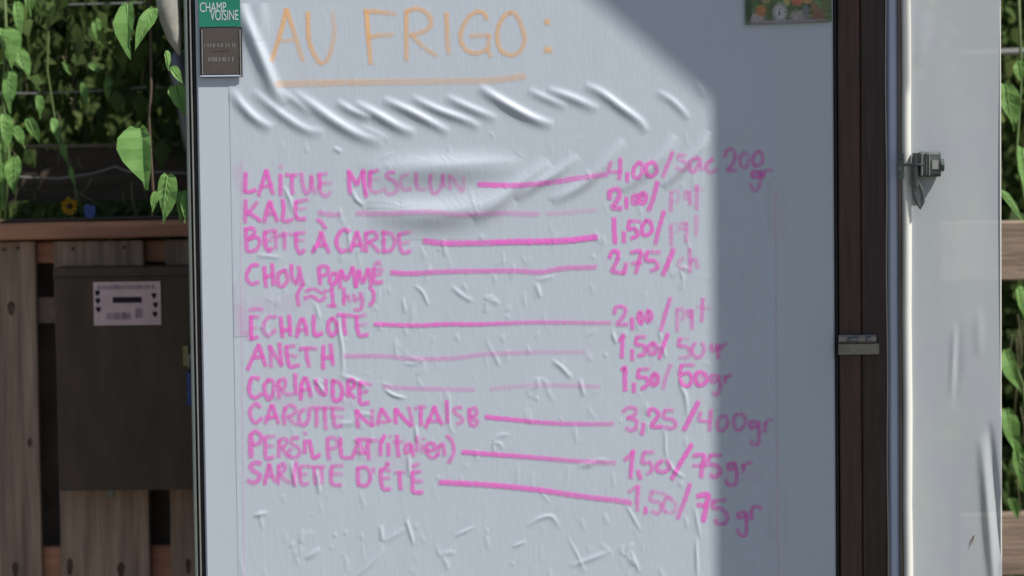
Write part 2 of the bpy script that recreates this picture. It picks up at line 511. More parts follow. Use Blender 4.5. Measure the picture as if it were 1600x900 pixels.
def grid_mesh(name, co, nx, nz, quads_only=True):
    me = bpy.data.meshes.new(name)
    me.vertices.add(nx * nz)
    me.vertices.foreach_set('co', co.astype(np.float32).ravel())
    i, j = np.meshgrid(np.arange(nx - 1), np.arange(nz - 1))
    a = (j * nx + i).ravel()
    f = np.stack([a, a + 1, a + 1 + nx, a + nx], 1)
    me.loops.add(f.size)
    me.loops.foreach_set('vertex_index', f.ravel().astype(np.int32))
    me.polygons.add(len(f))
    me.polygons.foreach_set('loop_start', np.arange(0, f.size, 4, dtype=np.int32))
    me.update(calc_edges=True)
    me.polygons.foreach_set('use_smooth', np.ones(len(f), dtype=bool))
    return me

FILM_Y = -0.0005
film = thing('plastic_film', 'wrinkled white film with a handwritten price list, stuck on the fridge front', 'price list', (0, FILM_Y, FZ0))
off = Vector((0, FILM_Y, FZ0))
co = np.stack([GX, -H, GZ - FZ0], -1).reshape(-1, 3)
link('sheet', grid_mesh('sheet', co, NX, NZ), M['film'], film)

# ------------------------------------------------------------------ handwriting
lift = [0.0]
def write(name, strokes, m, label=None):
    """strokes: (points, alpha or (a0, a1), width px)"""
    V, F, A = [], [], []
    base = 0
    us = np.array([-1.15, -0.78, -0.35, 0.0, 0.35, 0.78, 1.15])
    prof = np.array([0.0, 0.62, 0.97, 0.9, 0.97, 0.62, 0.0])
    for (pts, al, w) in strokes:
        c = catmull(pts, 1.6)
        n = len(c)
        if n < 3:
            continue
        wob = np.cumsum(rng.normal(0, .10, (n, 2)), 0)
        wob -= np.linspace(0, 1, n)[:, None] * wob[-1]
        c = c + wob * .5
        q = np.array([(P(x, y).x, P(x, y).z) for x, y in c])
        d = np.gradient(q, axis=0)
        d /= np.maximum(np.linalg.norm(d, axis=1)[:, None], 1e-9)
        nrm = np.stack([-d[:, 1], d[:, 0]], 1)
        hw = w * 1.2 / 2000.0
        # extra half width at both ends
        q = np.concatenate([[q[0] - d[0] * hw * .8], q, [q[-1] + d[-1] * hw * .8]])
        nrm = np.concatenate([[nrm[0]], nrm, [nrm[-1]]])
        n = len(q)
        a0, a1 = al if isinstance(al, tuple) else (al, al * .86)
        av = np.linspace(a0, a1, n) * (1 + 0.09 * np.cumsum(rng.normal(0, .22, n)).clip(-1.5, 1.5))
        av[0] = 0
        av[-1] = 0
        av[1] *= .85
        av[-2] *= .85
        lift[0] += 1
        L_ = 0.00035 + 0.000012 * (lift[0] % 40)
        width = hw * (1 + 0.07 * np.sin(np.arange(n) * .7 + lift[0]))
        hx = q[:, None, 0] + nrm[:, None, 0] * us[None, :] * width[:, None]
        hz = q[:, None, 1] + nrm[:, None, 1] * us[None, :] * width[:, None]
        hy = -Hat(hx, hz) - L_
        V.append(np.stack([hx, hy, hz - FZ0], -1).reshape(-1, 3))
        A.append((av[:, None] * prof[None, :]).ravel())
        k = len(us)
        i, j = np.meshgrid(np.arange(k - 1), np.arange(n - 1))
        a_ = (base + j * k + i).ravel()
        F.append(np.stack([a_, a_ + 1, a_ + 1 + k, a_ + k], 1))
        base += n * k
    V = np.concatenate(V); F = np.concatenate(F); A = np.concatenate(A)
    me = bpy.data.meshes.new(name)
    me.from_pydata(V.tolist(), [], F.tolist())
    me.update()
    at = me.attributes.new('ink', 'FLOAT', 'POINT')
    at.data.foreach_set('value', np.clip(A, 0, 1).astype(np.float32))
    o = link(name, me, m, film, smooth=True)
    if label:
        o['label'] = label
    return o

def T(o, s, L_, a=0.86, w=6.4):
    """turn strokes given in an enlarged crop (origin o, scale s) into photo pixels"""
    out = []
    for st in L_:
        pts, al, ww = st, a, w
        if isinstance(st, tuple):
            pts = st[0]
            al = st[1] if len(st) > 1 and st[1] is not None else a
            ww = st[2] if len(st) > 2 else w
        out.append(([(o[0] + x / s, o[1] + y / s) for x, y in pts], al, ww))
    return out

O1 = (410, 0); O2 = (640, 0)
title = T(O1, 6.4, [([(240, 95), (180, 330), (95, 610)], (.85, .55)), ([(245, 95), (330, 370), (405, 610)], (.85, .45)), ([(190, 410), (310, 400)], .4),
    ([(455, 120), (470, 400), (540, 580), (600, 630), (670, 560), (720, 330), (700, 120)], (.75, .3)),
    ([(1045, 120), (1060, 380), (1085, 640)], (.95, .5)), ([(1020, 110), (1180, 120), (1330, 140)], (.8, .4)), ([(1060, 370), (1180, 350), (1310, 350)], (.6, .3)),
    ([(1440, 110), (1440, 350), (1440, 600)], (.7, .45))], .7, 7) + T(O2, 6.4, [
    ([(-30, 110), (90, 85), (190, 150), (215, 240), (150, 310), (10, 350)], (.6, .5)), ([(20, 350), (130, 460), (270, 560)], (.55, .35)),
    ([(370, 130), (375, 350), (390, 540)], (.75, .5)),
    ([(770, 190), (740, 130), (660, 120), (570, 200), (510, 350), (560, 490), (680, 530), (780, 490)], .55), ([(610, 360), (790, 350)], .45),
    ([(795, 350), (790, 500), (815, 570)], .5),
    ([(1010, 120), (930, 180), (875, 350), (910, 500), (1020, 550), (1110, 500), (1150, 380), (1110, 230), (1060, 140), (1010, 120)], .6),
    ([(1378, 200), (1378, 235)], .7, 9), ([(1380, 485), (1382, 510)], .8, 12)], .7, 7)
write('handwriting', title, M['orange'], 'orange marker title AU FRIGO')
write('underline', [([(433, 131), (520, 129), (640, 127), (765, 125), (820, 119)], (.42, .36), 10)], M['orange'], 'orange line under the title')

a = (370, 250); b_ = (530, 250)
row = T(a, 8, [[(115, 160), (108, 270), (105, 390)], [(105, 390), (170, 395), (240, 370)], [(370, 130), (330, 260), (275, 440)], [(375, 130), (410, 260), (455, 420)],
    ([(330, 330), (420, 315)], .6), [(550, 180), (548, 320), (550, 440)], ([(550, 60), (560, 110)], .3), ([(620, 180), (690, 190), (760, 185)], (.8, .4)),
    [(695, 190), (690, 300), (700, 420)], ([(810, 160), (825, 300), (860, 410), (920, 360), (935, 200)], .6), ([(940, 190), (955, 320), (985, 420)], .5),
    ([(1030, 170), (1040, 260), (1035, 330)], .95), ([(1035, 330), (1050, 400), (1120, 450), (1180, 390)], (.7, .3)), ([(1030, 175), (1130, 170)], .45), ([(1050, 290), (1200, 285)], (.5, .15))]) + \
    T(b_, 8, [([(125, 130), (130, 280), (140, 420)], .85), ([(125, 140), (180, 240), (220, 300), (260, 220), (305, 130)], .85), ([(305, 130), (315, 280), (340, 460)], .85),
    ([(390, 150), (385, 250), (400, 370), (470, 400), (540, 370)], (.9, .2)), ([(390, 150), (490, 125)], .7), ([(400, 250), (500, 230)], .25),
    ([(690, 150), (610, 165), (600, 210), (690, 270), (730, 340), (690, 410), (610, 420), (560, 350)], (.6, .25)), ([(870, 170), (790, 210), (770, 290), (810, 370), (900, 360)], (.25, .4)),
    ([(965, 160), (965, 280), (990, 360), (1090, 365)], (.55, .25)), ([(1145, 180), (1140, 320), (1190, 420), (1270, 340), (1300, 190)], .5), ([(1300, 190), (1315, 330)], .35),
    ([(1385, 370), (1385, 180)], .4), ([(1385, 190), (1440, 250), (1540, 390), (1555, 200)], .35)]) + \
    [([(748, 288), (810, 289), (860, 285), (905, 278), (950, 272)], (.85, .45), 8)]
c1 = (930, 230); c2 = (1070, 230)
row += T(c1, 8, [([(200, 180), (170, 290), (230, 310), (330, 300)], .5), [(315, 140), (310, 270), (300, 400)], [(405, 320), (400, 430)],
    [(560, 180), (490, 250), (480, 350), (530, 380), (590, 300), (580, 190)], [(720, 180), (640, 230), (650, 340), (720, 360), (770, 290), (740, 190)],
    ([(970, 60), (910, 210), (845, 370)], .65), ([(1130, 100), (1050, 100), (1050, 150), (1130, 190), (1140, 250), (1090, 290), (1010, 250)], .35),
    ([(1290, 130), (1190, 170), (1190, 280), (1240, 300), (1300, 200)], .55), ([(1310, 140), (1330, 280)], .5), ([(1470, 150), (1400, 200), (1390, 280), (1450, 310), (1530, 270)], (.6, .3))]) + \
    T(c2, 8, [([(500, 120), (520, 50), (590, 30), (630, 110), (590, 220), (530, 290), (640, 290)], .5), ([(740, 70), (690, 130), (700, 230), (760, 250), (800, 180), (780, 90), (740, 70)], .42),
    ([(920, 50), (860, 110), (860, 210), (910, 230), (970, 180), (960, 80), (920, 50)], .55), ([(910, 310), (850, 310), (850, 370), (930, 360), (940, 300)], .55),
    ([(940, 310), (945, 420), (920, 520), (860, 540), (820, 460)], (.5, .35)), ([(970, 300), (980, 390)], .5), ([(980, 350), (1020, 290), (1090, 290)], .42)])
write('handwriting', row, M['pink'], 'pink row LAITUE MESCLUN, 4,00/sac 200 gr')

row = T(a, 8, [[(115, 500), (110, 640), (108, 780)], ([(265, 520), (190, 610), (130, 670)], (.5, .8)), [(150, 660), (220, 700), (300, 760)], [(415, 520), (380, 620), (350, 770)], [(420, 520), (460, 640), (510, 760)],
    ([(380, 680), (480, 670)], .5), ([(420, 570), (410, 660)], .35), [(575, 490), (590, 620), (575, 740), (620, 760), (700, 740)], [(740, 520), (735, 640), (770, 730), (860, 730)],
    ([(740, 520), (890, 490)], (.7, .4)), ([(760, 610), (860, 605)], .35), ([(1030, 655), (1180, 680), (1290, 680)], .42, 8)]) + \
    [([(558, 333), (610, 333), (670, 331), (720, 335), (780, 333), (842, 334)], .38, 8), ([(855, 334), (932, 328)], .2, 7)] + \
    T(c1, 8, [([(180, 640), (190, 550), (260, 520), (310, 570), (270, 670), (220, 750), (330, 760)], .85, 7.5), [(390, 630), (395, 760)],
    ([(480, 600), (470, 690), (510, 700), (540, 620), (500, 590)], .7, 7), ([(590, 580), (550, 620), (560, 690), (620, 680), (630, 600), (590, 570)], .85, 8),
    ([(780, 430), (730, 620), (670, 790)], .8, 7), ([(950, 560), (945, 800)], .38), ([(950, 560), (1020, 540), (1050, 620), (1020, 680), (970, 690)], .2),
    ([(1180, 560), (1130, 560), (1130, 640), (1180, 640)], .35), ([(1180, 560), (1190, 720)], .42), ([(1270, 470), (1270, 780)], .45), ([(1210, 520), (1350, 530)], .15)])
write('handwriting', row, M['pink'], 'pink row KALE, 2,00/pqt')

a = (370, 340); c1 = (930, 330)
row = T(a, 8, [[(115, 140), (120, 280), (130, 420)], [(110, 140), (200, 135), (220, 190), (150, 270)], [(150, 270), (250, 240), (290, 310), (240, 400), (150, 425)],
    [(355, 180), (355, 320), (400, 420), (440, 380)], ([(350, 180), (440, 160), (490, 170)], .6), ([(370, 290), (430, 280)], .4), ([(480, 170), (490, 280), (490, 390)], .55), ([(430, 230), (560, 225)], .4),
    ([(600, 180), (600, 390)], .6), ([(540, 210), (700, 205)], .45), ([(740, 190), (745, 330), (790, 440), (850, 400)], .85), ([(740, 195), (850, 190)], .65), ([(750, 280), (840, 280)], .4),
    [(1055, 180), (1020, 300), (950, 430)], [(1060, 180), (1100, 310), (1150, 430)], [(1000, 350), (1110, 330)], ([(1010, 20), (1070, 70), (1110, 130)], .75),
    [(1410, 170), (1330, 150), (1260, 240), (1255, 340), (1310, 420), (1380, 400)], [(1505, 180), (1460, 300), (1420, 420)], [(1510, 180), (1550, 300), (1580, 410)], [(1460, 340), (1550, 330)]]) + \
    [([(572, 363), (573, 393)], .75, 6.2), ([(572, 364), (585, 362), (589, 371), (576, 378)], .7, 6), ([(577, 378), (585, 385), (593, 394)], .6, 6), ([(600, 362), (600, 394)], .75, 6.2),
     ([(598, 362), (612, 366), (617, 378), (612, 390), (600, 393)], .7, 6.2), ([(624, 364), (624, 380), (630, 394), (642, 392)], .75, 6.2), ([(624, 365), (641, 362)], .55, 6), ([(626, 380), (640, 378)], .4, 6),
     ([(663, 376), (700, 380), (800, 378), (880, 376), (932, 370)], (.8, .95), 8.5)] + \
    T(c1, 8, [([(235, 90), (240, 240), (250, 400)], .95, 7), [(360, 260), (360, 390)], [(430, 120), (420, 220), (500, 220), (530, 300), (450, 340)], ([(430, 120), (560, 130)], .6),
    [(640, 110), (590, 180), (590, 280), (650, 300), (710, 240), (690, 140), (640, 110)], ([(860, 0), (800, 210), (750, 410)], (.85, .65)), ([(945, 180), (950, 430)], .42),
    ([(960, 160), (1030, 160), (1030, 240), (980, 260)], .15), ([(1150, 150), (1090, 150), (1080, 210), (1150, 230)], .3), ([(1140, 150), (1140, 380)], .4), ([(1265, 50), (1260, 300)], .35)])
write('handwriting', row, M['pink'], 'pink row BETTE A CARDE, 1,50/pqt')

k = (350, 220); e = (480, 390)
row = T(k, 3.4625, [[(185, 672), (150, 675), (122, 730), (145, 772), (188, 765)], [(218, 680), (228, 790)], [(262, 665), (268, 780)], [(225, 735), (265, 725)],
    [(330, 695), (295, 720), (295, 775), (320, 785), (345, 750), (333, 700)], [(365, 670), (370, 740), (395, 770), (407, 720)], [(405, 680), (425, 760), (430, 775)]]) + \
    T(e, 8, [[(150, 240), (155, 340), (165, 430)], [(145, 230), (200, 200), (260, 230), (250, 300), (180, 330)], [(330, 290), (290, 340), (290, 400), (340, 430), (380, 350), (360, 280)],
    [(430, 260), (415, 370), (415, 480)], [(430, 260), (490, 370), (575, 220)], [(575, 220), (595, 350), (610, 460)], [(610, 460), (625, 380), (650, 260)], [(650, 260), (700, 400), (765, 240)],
    ([(765, 240), (790, 350), (800, 450)], .9), [(840, 230), (830, 330), (850, 410), (940, 400)], ([(840, 240), (950, 255)], .5), ([(840, 200), (890, 150), (920, 190)], .5), ([(850, 310), (930, 300)], .5)]) + \
    [([(612, 425), (640, 427), (700, 424), (800, 423), (844, 425), (879, 419), (931, 417)], (.75, .6), 7.5)] + \
    T(c1, 8, [[(180, 580), (220, 500), (290, 510), (280, 600), (220, 720), (220, 750), (360, 770)], [(390, 650), (360, 780)], [(450, 510), (570, 500), (550, 620), (510, 770)],
    ([(460, 650), (590, 640)], .55), ([(650, 510), (640, 610), (740, 620), (780, 700), (700, 740)], .85), ([(650, 500), (810, 510)], .5), ([(980, 470), (910, 650), (850, 790)], .85, 7.5),
    ([(1110, 580), (1050, 620), (1060, 700), (1110, 710)], .3), ([(1180, 470), (1185, 760)], .5), ([(1190, 630), (1250, 600), (1285, 710)], .42)])
write('handwriting', row, M['pink'], 'pink row CHOU POMME, 2,75/ch')
row = [([(474, 443), (465, 459), (467, 477)], .8, 6), ([(478, 455), (490, 451), (505, 458), (509, 453)], .6, 6), ([(476, 466), (488, 463), (500, 470), (509, 463)], .7, 6)] + \
    T(e, 8, [([(310, 470), (320, 600), (325, 700)], .85), ([(260, 700), (360, 705)], .6), ([(270, 520), (310, 480)], .5), [(460, 480), (460, 690)], ([(470, 620), (515, 575), (535, 650)], .5),
    ([(590, 560), (600, 640), (660, 600)], .5), ([(670, 540), (690, 640), (670, 740), (590, 750)], .7), [(780, 470), (830, 530), (830, 630), (780, 700)]], .75, 6)
write('handwriting', row, M['pink'], 'pink note (about 1 kg) under CHOU POMME')

a = (370, 470); c1 = (940, 460)
row = T(a, 8, [([(160, 115), (240, 100), (320, 110)], .5, 7), ([(180, 190), (180, 330), (185, 480)], .95), ([(170, 195), (280, 200)], .5), ([(190, 470), (270, 450)], .7), ([(190, 340), (250, 330)], .3),
    ([(490, 200), (400, 205), (340, 290), (340, 380), (400, 430), (490, 360)], .65), [(550, 200), (560, 320), (575, 450)], [(655, 180), (665, 300), (670, 430)], [(560, 370), (670, 350)],
    ([(820, 220), (780, 300), (750, 450)], .88), [(830, 220), (860, 310), (880, 420)], ([(780, 370), (870, 350)], .6), [(965, 180), (960, 320), (985, 430), (1070, 400)],
    [(1200, 210), (1150, 270), (1145, 370), (1190, 430), (1250, 370), (1240, 260), (1200, 210)], ([(1260, 170), (1400, 180), (1470, 190)], (.8, .5)), ([(1340, 180), (1345, 310), (1360, 420)], .85),
    ([(1500, 190), (1505, 320), (1540, 430), (1640, 420)], .85), ([(1490, 200), (1610, 170)], .5), ([(1530, 300), (1620, 290)], .35)]) + \
    [([(586, 506), (650, 508), (700, 506), (750, 506), (844, 503), (954, 504)], (.85, .5), 6.5)] + \
    T(c1, 8, [([(160, 240), (180, 160), (250, 150), (300, 200), (260, 290), (200, 370), (330, 370)], .7), [(385, 290), (385, 430)], [(480, 220), (460, 290), (490, 360), (520, 290), (490, 210)],
    [(590, 190), (570, 270), (590, 340), (630, 270), (600, 200)], ([(860, 40), (800, 240), (740, 450)], .65), ([(945, 180), (945, 460)], .4), ([(950, 180), (1020, 190), (1030, 270), (1000, 310)], .35),
    ([(1130, 200), (1080, 210), (1100, 280), (1130, 270)], .5), ([(1130, 200), (1130, 430)], .6), ([(1265, 50), (1250, 340)], .55), ([(1190, 150), (1360, 180)], .2)])
write('handwriting', row, M['pink'], 'pink row ECHALOTE, 2,00/pqt')
row = T(a, 8, [[(275, 550), (220, 670), (135, 860)], [(280, 550), (320, 680), (360, 810)], ([(220, 710), (330, 690)], .75), ([(415, 560), (425, 680), (430, 830)], .6), ([(415, 570), (480, 680), (560, 800)], .8),
    ([(535, 530), (550, 680), (565, 810)], .88), [(620, 570), (630, 700), (670, 820), (780, 800)], ([(620, 570), (730, 560)], .55), ([(650, 680), (750, 690)], .45), ([(790, 600), (880, 590), (1000, 600)], (.75, .5)),
    [(870, 600), (880, 710), (905, 820)], [(1090, 560), (1080, 700), (1085, 850)], [(1175, 540), (1190, 680), (1205, 800)], [(1090, 710), (1200, 700)]]) + \
    [([(539, 556), (600, 556), (645, 560), (712, 559), (758, 553), (844, 550), (914, 550)], (.38, .18), 7)] + \
    T(c1, 8, [([(215, 580), (270, 520)], .6), ([(270, 500), (260, 650), (255, 790)], .9), [(385, 690), (385, 820)], ([(440, 540), (430, 620), (530, 640), (540, 740), (460, 760)], .85), ([(440, 530), (550, 530)], .6),
    ([(650, 600), (590, 650), (600, 730), (660, 740), (700, 660), (650, 600)], .8), ([(650, 620), (650, 720)], .4), ([(830, 490), (770, 650), (720, 800)], .85),
    ([(980, 550), (970, 640), (1060, 650), (1110, 720), (1080, 780), (960, 790)], (.7, .2)), ([(980, 545), (1090, 555)], .2), ([(1170, 600), (1130, 680), (1170, 780), (1240, 770), (1280, 680), (1260, 600)], .5),
    ([(1380, 620), (1370, 690), (1440, 690), (1450, 620)], .5), ([(1450, 640), (1460, 800)], .6), ([(1490, 640), (1480, 700)], .4), ([(1500, 660), (1560, 610)], .4)])
write('handwriting', row, M['pink'], 'pink row ANETH, 1,50/50 gr')

a = (370, 560); c1 = (950, 550)
row = T(a, 8, [[(280, 250), (200, 240), (160, 340), (170, 440), (230, 490), (320, 440)], [(400, 260), (350, 340), (370, 470), (410, 510), (460, 420), (460, 290), (400, 260)], [(530, 280), (525, 390), (530, 490)],
    ([(530, 270), (600, 260), (610, 330), (560, 390)], .65), ([(560, 390), (620, 440), (700, 440)], .5), [(735, 190), (735, 310), (745, 440)], [(850, 240), (810, 340), (800, 510)], [(860, 240), (900, 340), (925, 470)],
    ([(820, 390), (920, 380)], .6), ([(990, 260), (1000, 370), (1060, 440), (1110, 440), (1115, 260)], .88), [(1205, 270), (1200, 400), (1215, 520), (1290, 510), (1320, 420), (1290, 310), (1200, 275)],
    [(1390, 300), (1390, 480)], [(1390, 280), (1450, 260), (1470, 340), (1400, 400), (1470, 490)], [(1545, 290), (1535, 420), (1550, 560), (1650, 550)], ([(1540, 300), (1680, 330)], .6), ([(1550, 430), (1640, 410)], .5)]) + \
    [([(599, 604), (652, 607), (742, 609)], .32, 7), ([(766, 608), (844, 602), (937, 604)], .2, 7)] + \
    T(c1, 8, [([(180, 230), (215, 190), (210, 320), (215, 480)], .92, 7), [(325, 390), (325, 500)], [(390, 220), (380, 310), (470, 320), (500, 400), (420, 460)], ([(390, 215), (510, 210)], .6),
    [(580, 270), (540, 330), (560, 410), (620, 380), (620, 290), (580, 260)], ([(580, 290), (580, 390)], .4), ([(785, 150), (730, 300), (690, 460)], .42),
    ([(920, 170), (900, 280), (1000, 260), (1050, 330), (1010, 420), (930, 400), (900, 320)], .8), ([(910, 160), (1080, 160)], .6), [(1170, 240), (1100, 280), (1110, 390), (1180, 410), (1240, 340), (1200, 250)],
    ([(1170, 260), (1175, 390)], .4), ([(1350, 290), (1290, 300), (1300, 370), (1370, 350)], .55), ([(1380, 290), (1400, 420), (1370, 530), (1310, 510)], .6), ([(1460, 300), (1460, 380)], .6), ([(1470, 320), (1540, 280)], .5)])
write('handwriting', row, M['pink'], 'pink row CORIANDRE, 1,50/50 gr')
n_ = (540, 590); c1 = (960, 620); c2 = (1060, 620)
row = T(a, 8, [([(290, 610), (240, 560), (170, 640), (180, 740), (240, 800), (320, 740)], .75), ([(440, 580), (400, 680), (360, 810)], .85), [(445, 580), (490, 700), (525, 810)], [(400, 740), (490, 720)],
    ([(610, 620), (590, 700), (600, 820)], .75), ([(600, 620), (680, 580), (740, 640), (700, 700), (640, 720)], .6), ([(640, 720), (700, 790), (760, 830)], .55), ([(850, 630), (790, 680), (790, 790), (840, 830), (900, 760), (905, 650)], .65),
    ([(900, 620), (1010, 610), (1120, 620)], .5), ([(1005, 620), (1000, 720), (1000, 850)], .75), ([(1100, 620), (1105, 740), (1115, 880)], .75), ([(1100, 615), (1200, 610)], .45),
    ([(1200, 620), (1205, 740), (1240, 850), (1320, 830)], .75), ([(1200, 620), (1340, 630)], .5), ([(1220, 730), (1330, 730)], .35)]) + \
    T(n_, 8, [([(140, 410), (145, 520), (155, 620)], .85), [(140, 410), (220, 510), (340, 600)], ([(335, 400), (335, 500), (340, 600)], .55), ([(450, 390), (420, 490), (400, 590)], .8), [(455, 390), (500, 460), (560, 540)],
    ([(420, 550), (500, 550), (540, 540)], .5), ([(630, 390), (625, 480), (630, 570)], .85), [(630, 390), (720, 500), (820, 600)], ([(790, 370), (820, 480), (835, 600)], .55), ([(870, 390), (940, 360), (1010, 370)], .5),
    [(945, 370), (940, 480), (945, 590)], ([(1110, 360), (1070, 470), (1000, 620)], .85), [(1115, 360), (1150, 470), (1210, 580)], ([(1020, 540), (1170, 540)], .65), ([(1265, 290), (1270, 430), (1275, 560)], .85),
    ([(1450, 370), (1370, 380), (1360, 430), (1440, 490), (1460, 550), (1390, 580)], .6), ([(1550, 400), (1550, 500), (1570, 600)], .85), ([(1545, 400), (1620, 380), (1640, 450), (1570, 490)], .6), ([(1570, 490), (1650, 550), (1600, 610)], .6)]) + \
    [([(759, 651), (840, 659), (893, 662), (958, 662)], (.8, .38), 7)] + \
    T(c1, 8, [([(110, 180), (180, 130), (270, 150), (250, 220), (170, 260)], .6), ([(170, 260), (270, 290), (270, 380), (200, 420), (150, 380)], .7), [(365, 330), (345, 470)],
    [(430, 230), (440, 160), (510, 160), (550, 230), (470, 340), (470, 370), (600, 370)], ([(630, 170), (620, 260), (720, 280), (770, 340), (720, 390), (630, 380)], .65), ([(630, 165), (740, 170)], .5),
    ([(1050, 60), (960, 240), (870, 410)], .85, 7.5), ([(1080, 190), (1060, 280), (1180, 310)], .55), ([(1210, 160), (1190, 420)], .65),
    ([(1350, 230), (1290, 310), (1310, 410), (1370, 410), (1420, 320), (1380, 230)], .48), ([(1530, 210), (1490, 290), (1520, 410), (1590, 400), (1640, 300), (1600, 220), (1540, 215)], .48)]) + \
    T(c2, 8, [([(950, 300), (890, 330), (910, 390), (980, 360)], .6), ([(990, 310), (1010, 450), (990, 590), (920, 590), (910, 540)], (.7, .4)), ([(1080, 330), (1080, 440)], .6), ([(1090, 340), (1120, 290), (1170, 290)], .45)])
write('handwriting', row, M['pink'], 'pink row CAROTTE NANTAISE, 3,25/400gr')

a = (370, 640); d_ = (530, 670); c1 = (960, 680)
row = T(a, 8, [([(180, 310), (180, 450), (180, 590)], .9, 8), [(180, 300), (240, 270), (310, 330), (290, 410), (210, 430)], ([(360, 350), (360, 470), (370, 600), (460, 590)], .8), ([(360, 340), (470, 330)], .5), ([(370, 460), (460, 450)], .4),
    ([(530, 390), (530, 500), (525, 590)], .75), ([(530, 380), (600, 360), (630, 410), (570, 470)], .6), ([(570, 470), (620, 560), (660, 590)], .5), ([(770, 350), (700, 360), (690, 420), (780, 490), (780, 560), (700, 600), (640, 540), (680, 490)], .55),
    [(855, 380), (850, 540)], ([(855, 280), (860, 310)], .5), [(910, 380), (930, 480), (960, 600), (1040, 560)], ([(1140, 370), (1140, 500), (1155, 620)], .7), ([(1130, 360), (1210, 350), (1270, 420), (1240, 470), (1160, 490)], .5),
    [(1300, 350), (1300, 470), (1320, 590), (1430, 600)]]) + \
    T(d_, 8, [([(240, 140), (210, 240), (160, 370)], .7), ([(245, 140), (280, 230), (330, 310)], .6), ([(200, 290), (320, 300)], .6), ([(210, 130), (350, 130), (500, 150)], (.7, .4)), ([(365, 140), (360, 260), (375, 380)], .8),
    ([(570, 80), (520, 190), (520, 330)], (.9, .6)), ([(615, 180), (620, 330)], .8), ([(640, 85), (645, 100)], .4), ([(725, 80), (730, 210), (745, 340)], .8), ([(680, 160), (800, 160)], .45),
    ([(890, 180), (840, 200), (830, 290), (880, 280), (905, 200)], .65), ([(905, 200), (930, 340)], .7), ([(975, 90), (975, 280)], .55), ([(1040, 190), (1040, 290)], .5), ([(1058, 115), (1062, 135)], .4),
    ([(1100, 270), (1200, 250), (1170, 180), (1100, 200), (1100, 300), (1180, 360), (1240, 310)], .75), ([(1240, 330), (1250, 210)], .5), ([(1250, 220), (1300, 190), (1320, 330)], .65), ([(1350, 80), (1420, 170), (1430, 300), (1370, 420)], .65)]) + \
    [([(723, 706), (809, 712), (887, 719), (961, 723)], (.88, .35), 7)] + \
    T(c1, 8, [([(130, 310), (230, 210)], .7), ([(240, 190), (215, 360), (205, 530)], .9), ([(300, 440), (325, 540)], .8, 7), ([(370, 220), (350, 340), (450, 340), (470, 430), (410, 480)], .7), ([(370, 210), (490, 210)], .6),
    ([(600, 310), (530, 380), (560, 450), (640, 450), (690, 390), (650, 310)], .7), ([(970, 110), (840, 330), (720, 540)], .85, 7), ([(990, 250), (1120, 250), (1100, 380), (1085, 520)], .8, 7), ([(980, 380), (1150, 380)], .55),
    ([(1200, 250), (1170, 350), (1280, 380), (1320, 450), (1270, 520), (1200, 500)], .6, 7), ([(1200, 250), (1330, 250)], .6), ([(1480, 350), (1420, 370), (1440, 430), (1500, 400)], .6), ([(1500, 340), (1530, 480), (1510, 610), (1410, 610), (1400, 560)], (.7, .5)),
    ([(1610, 370), (1612, 460)], .6), ([(1620, 400), (1650, 350), (1715, 345)], .45)])
write('handwriting', row, M['pink'], 'pink row PERSIL PLAT (italien), 1,50/75gr')

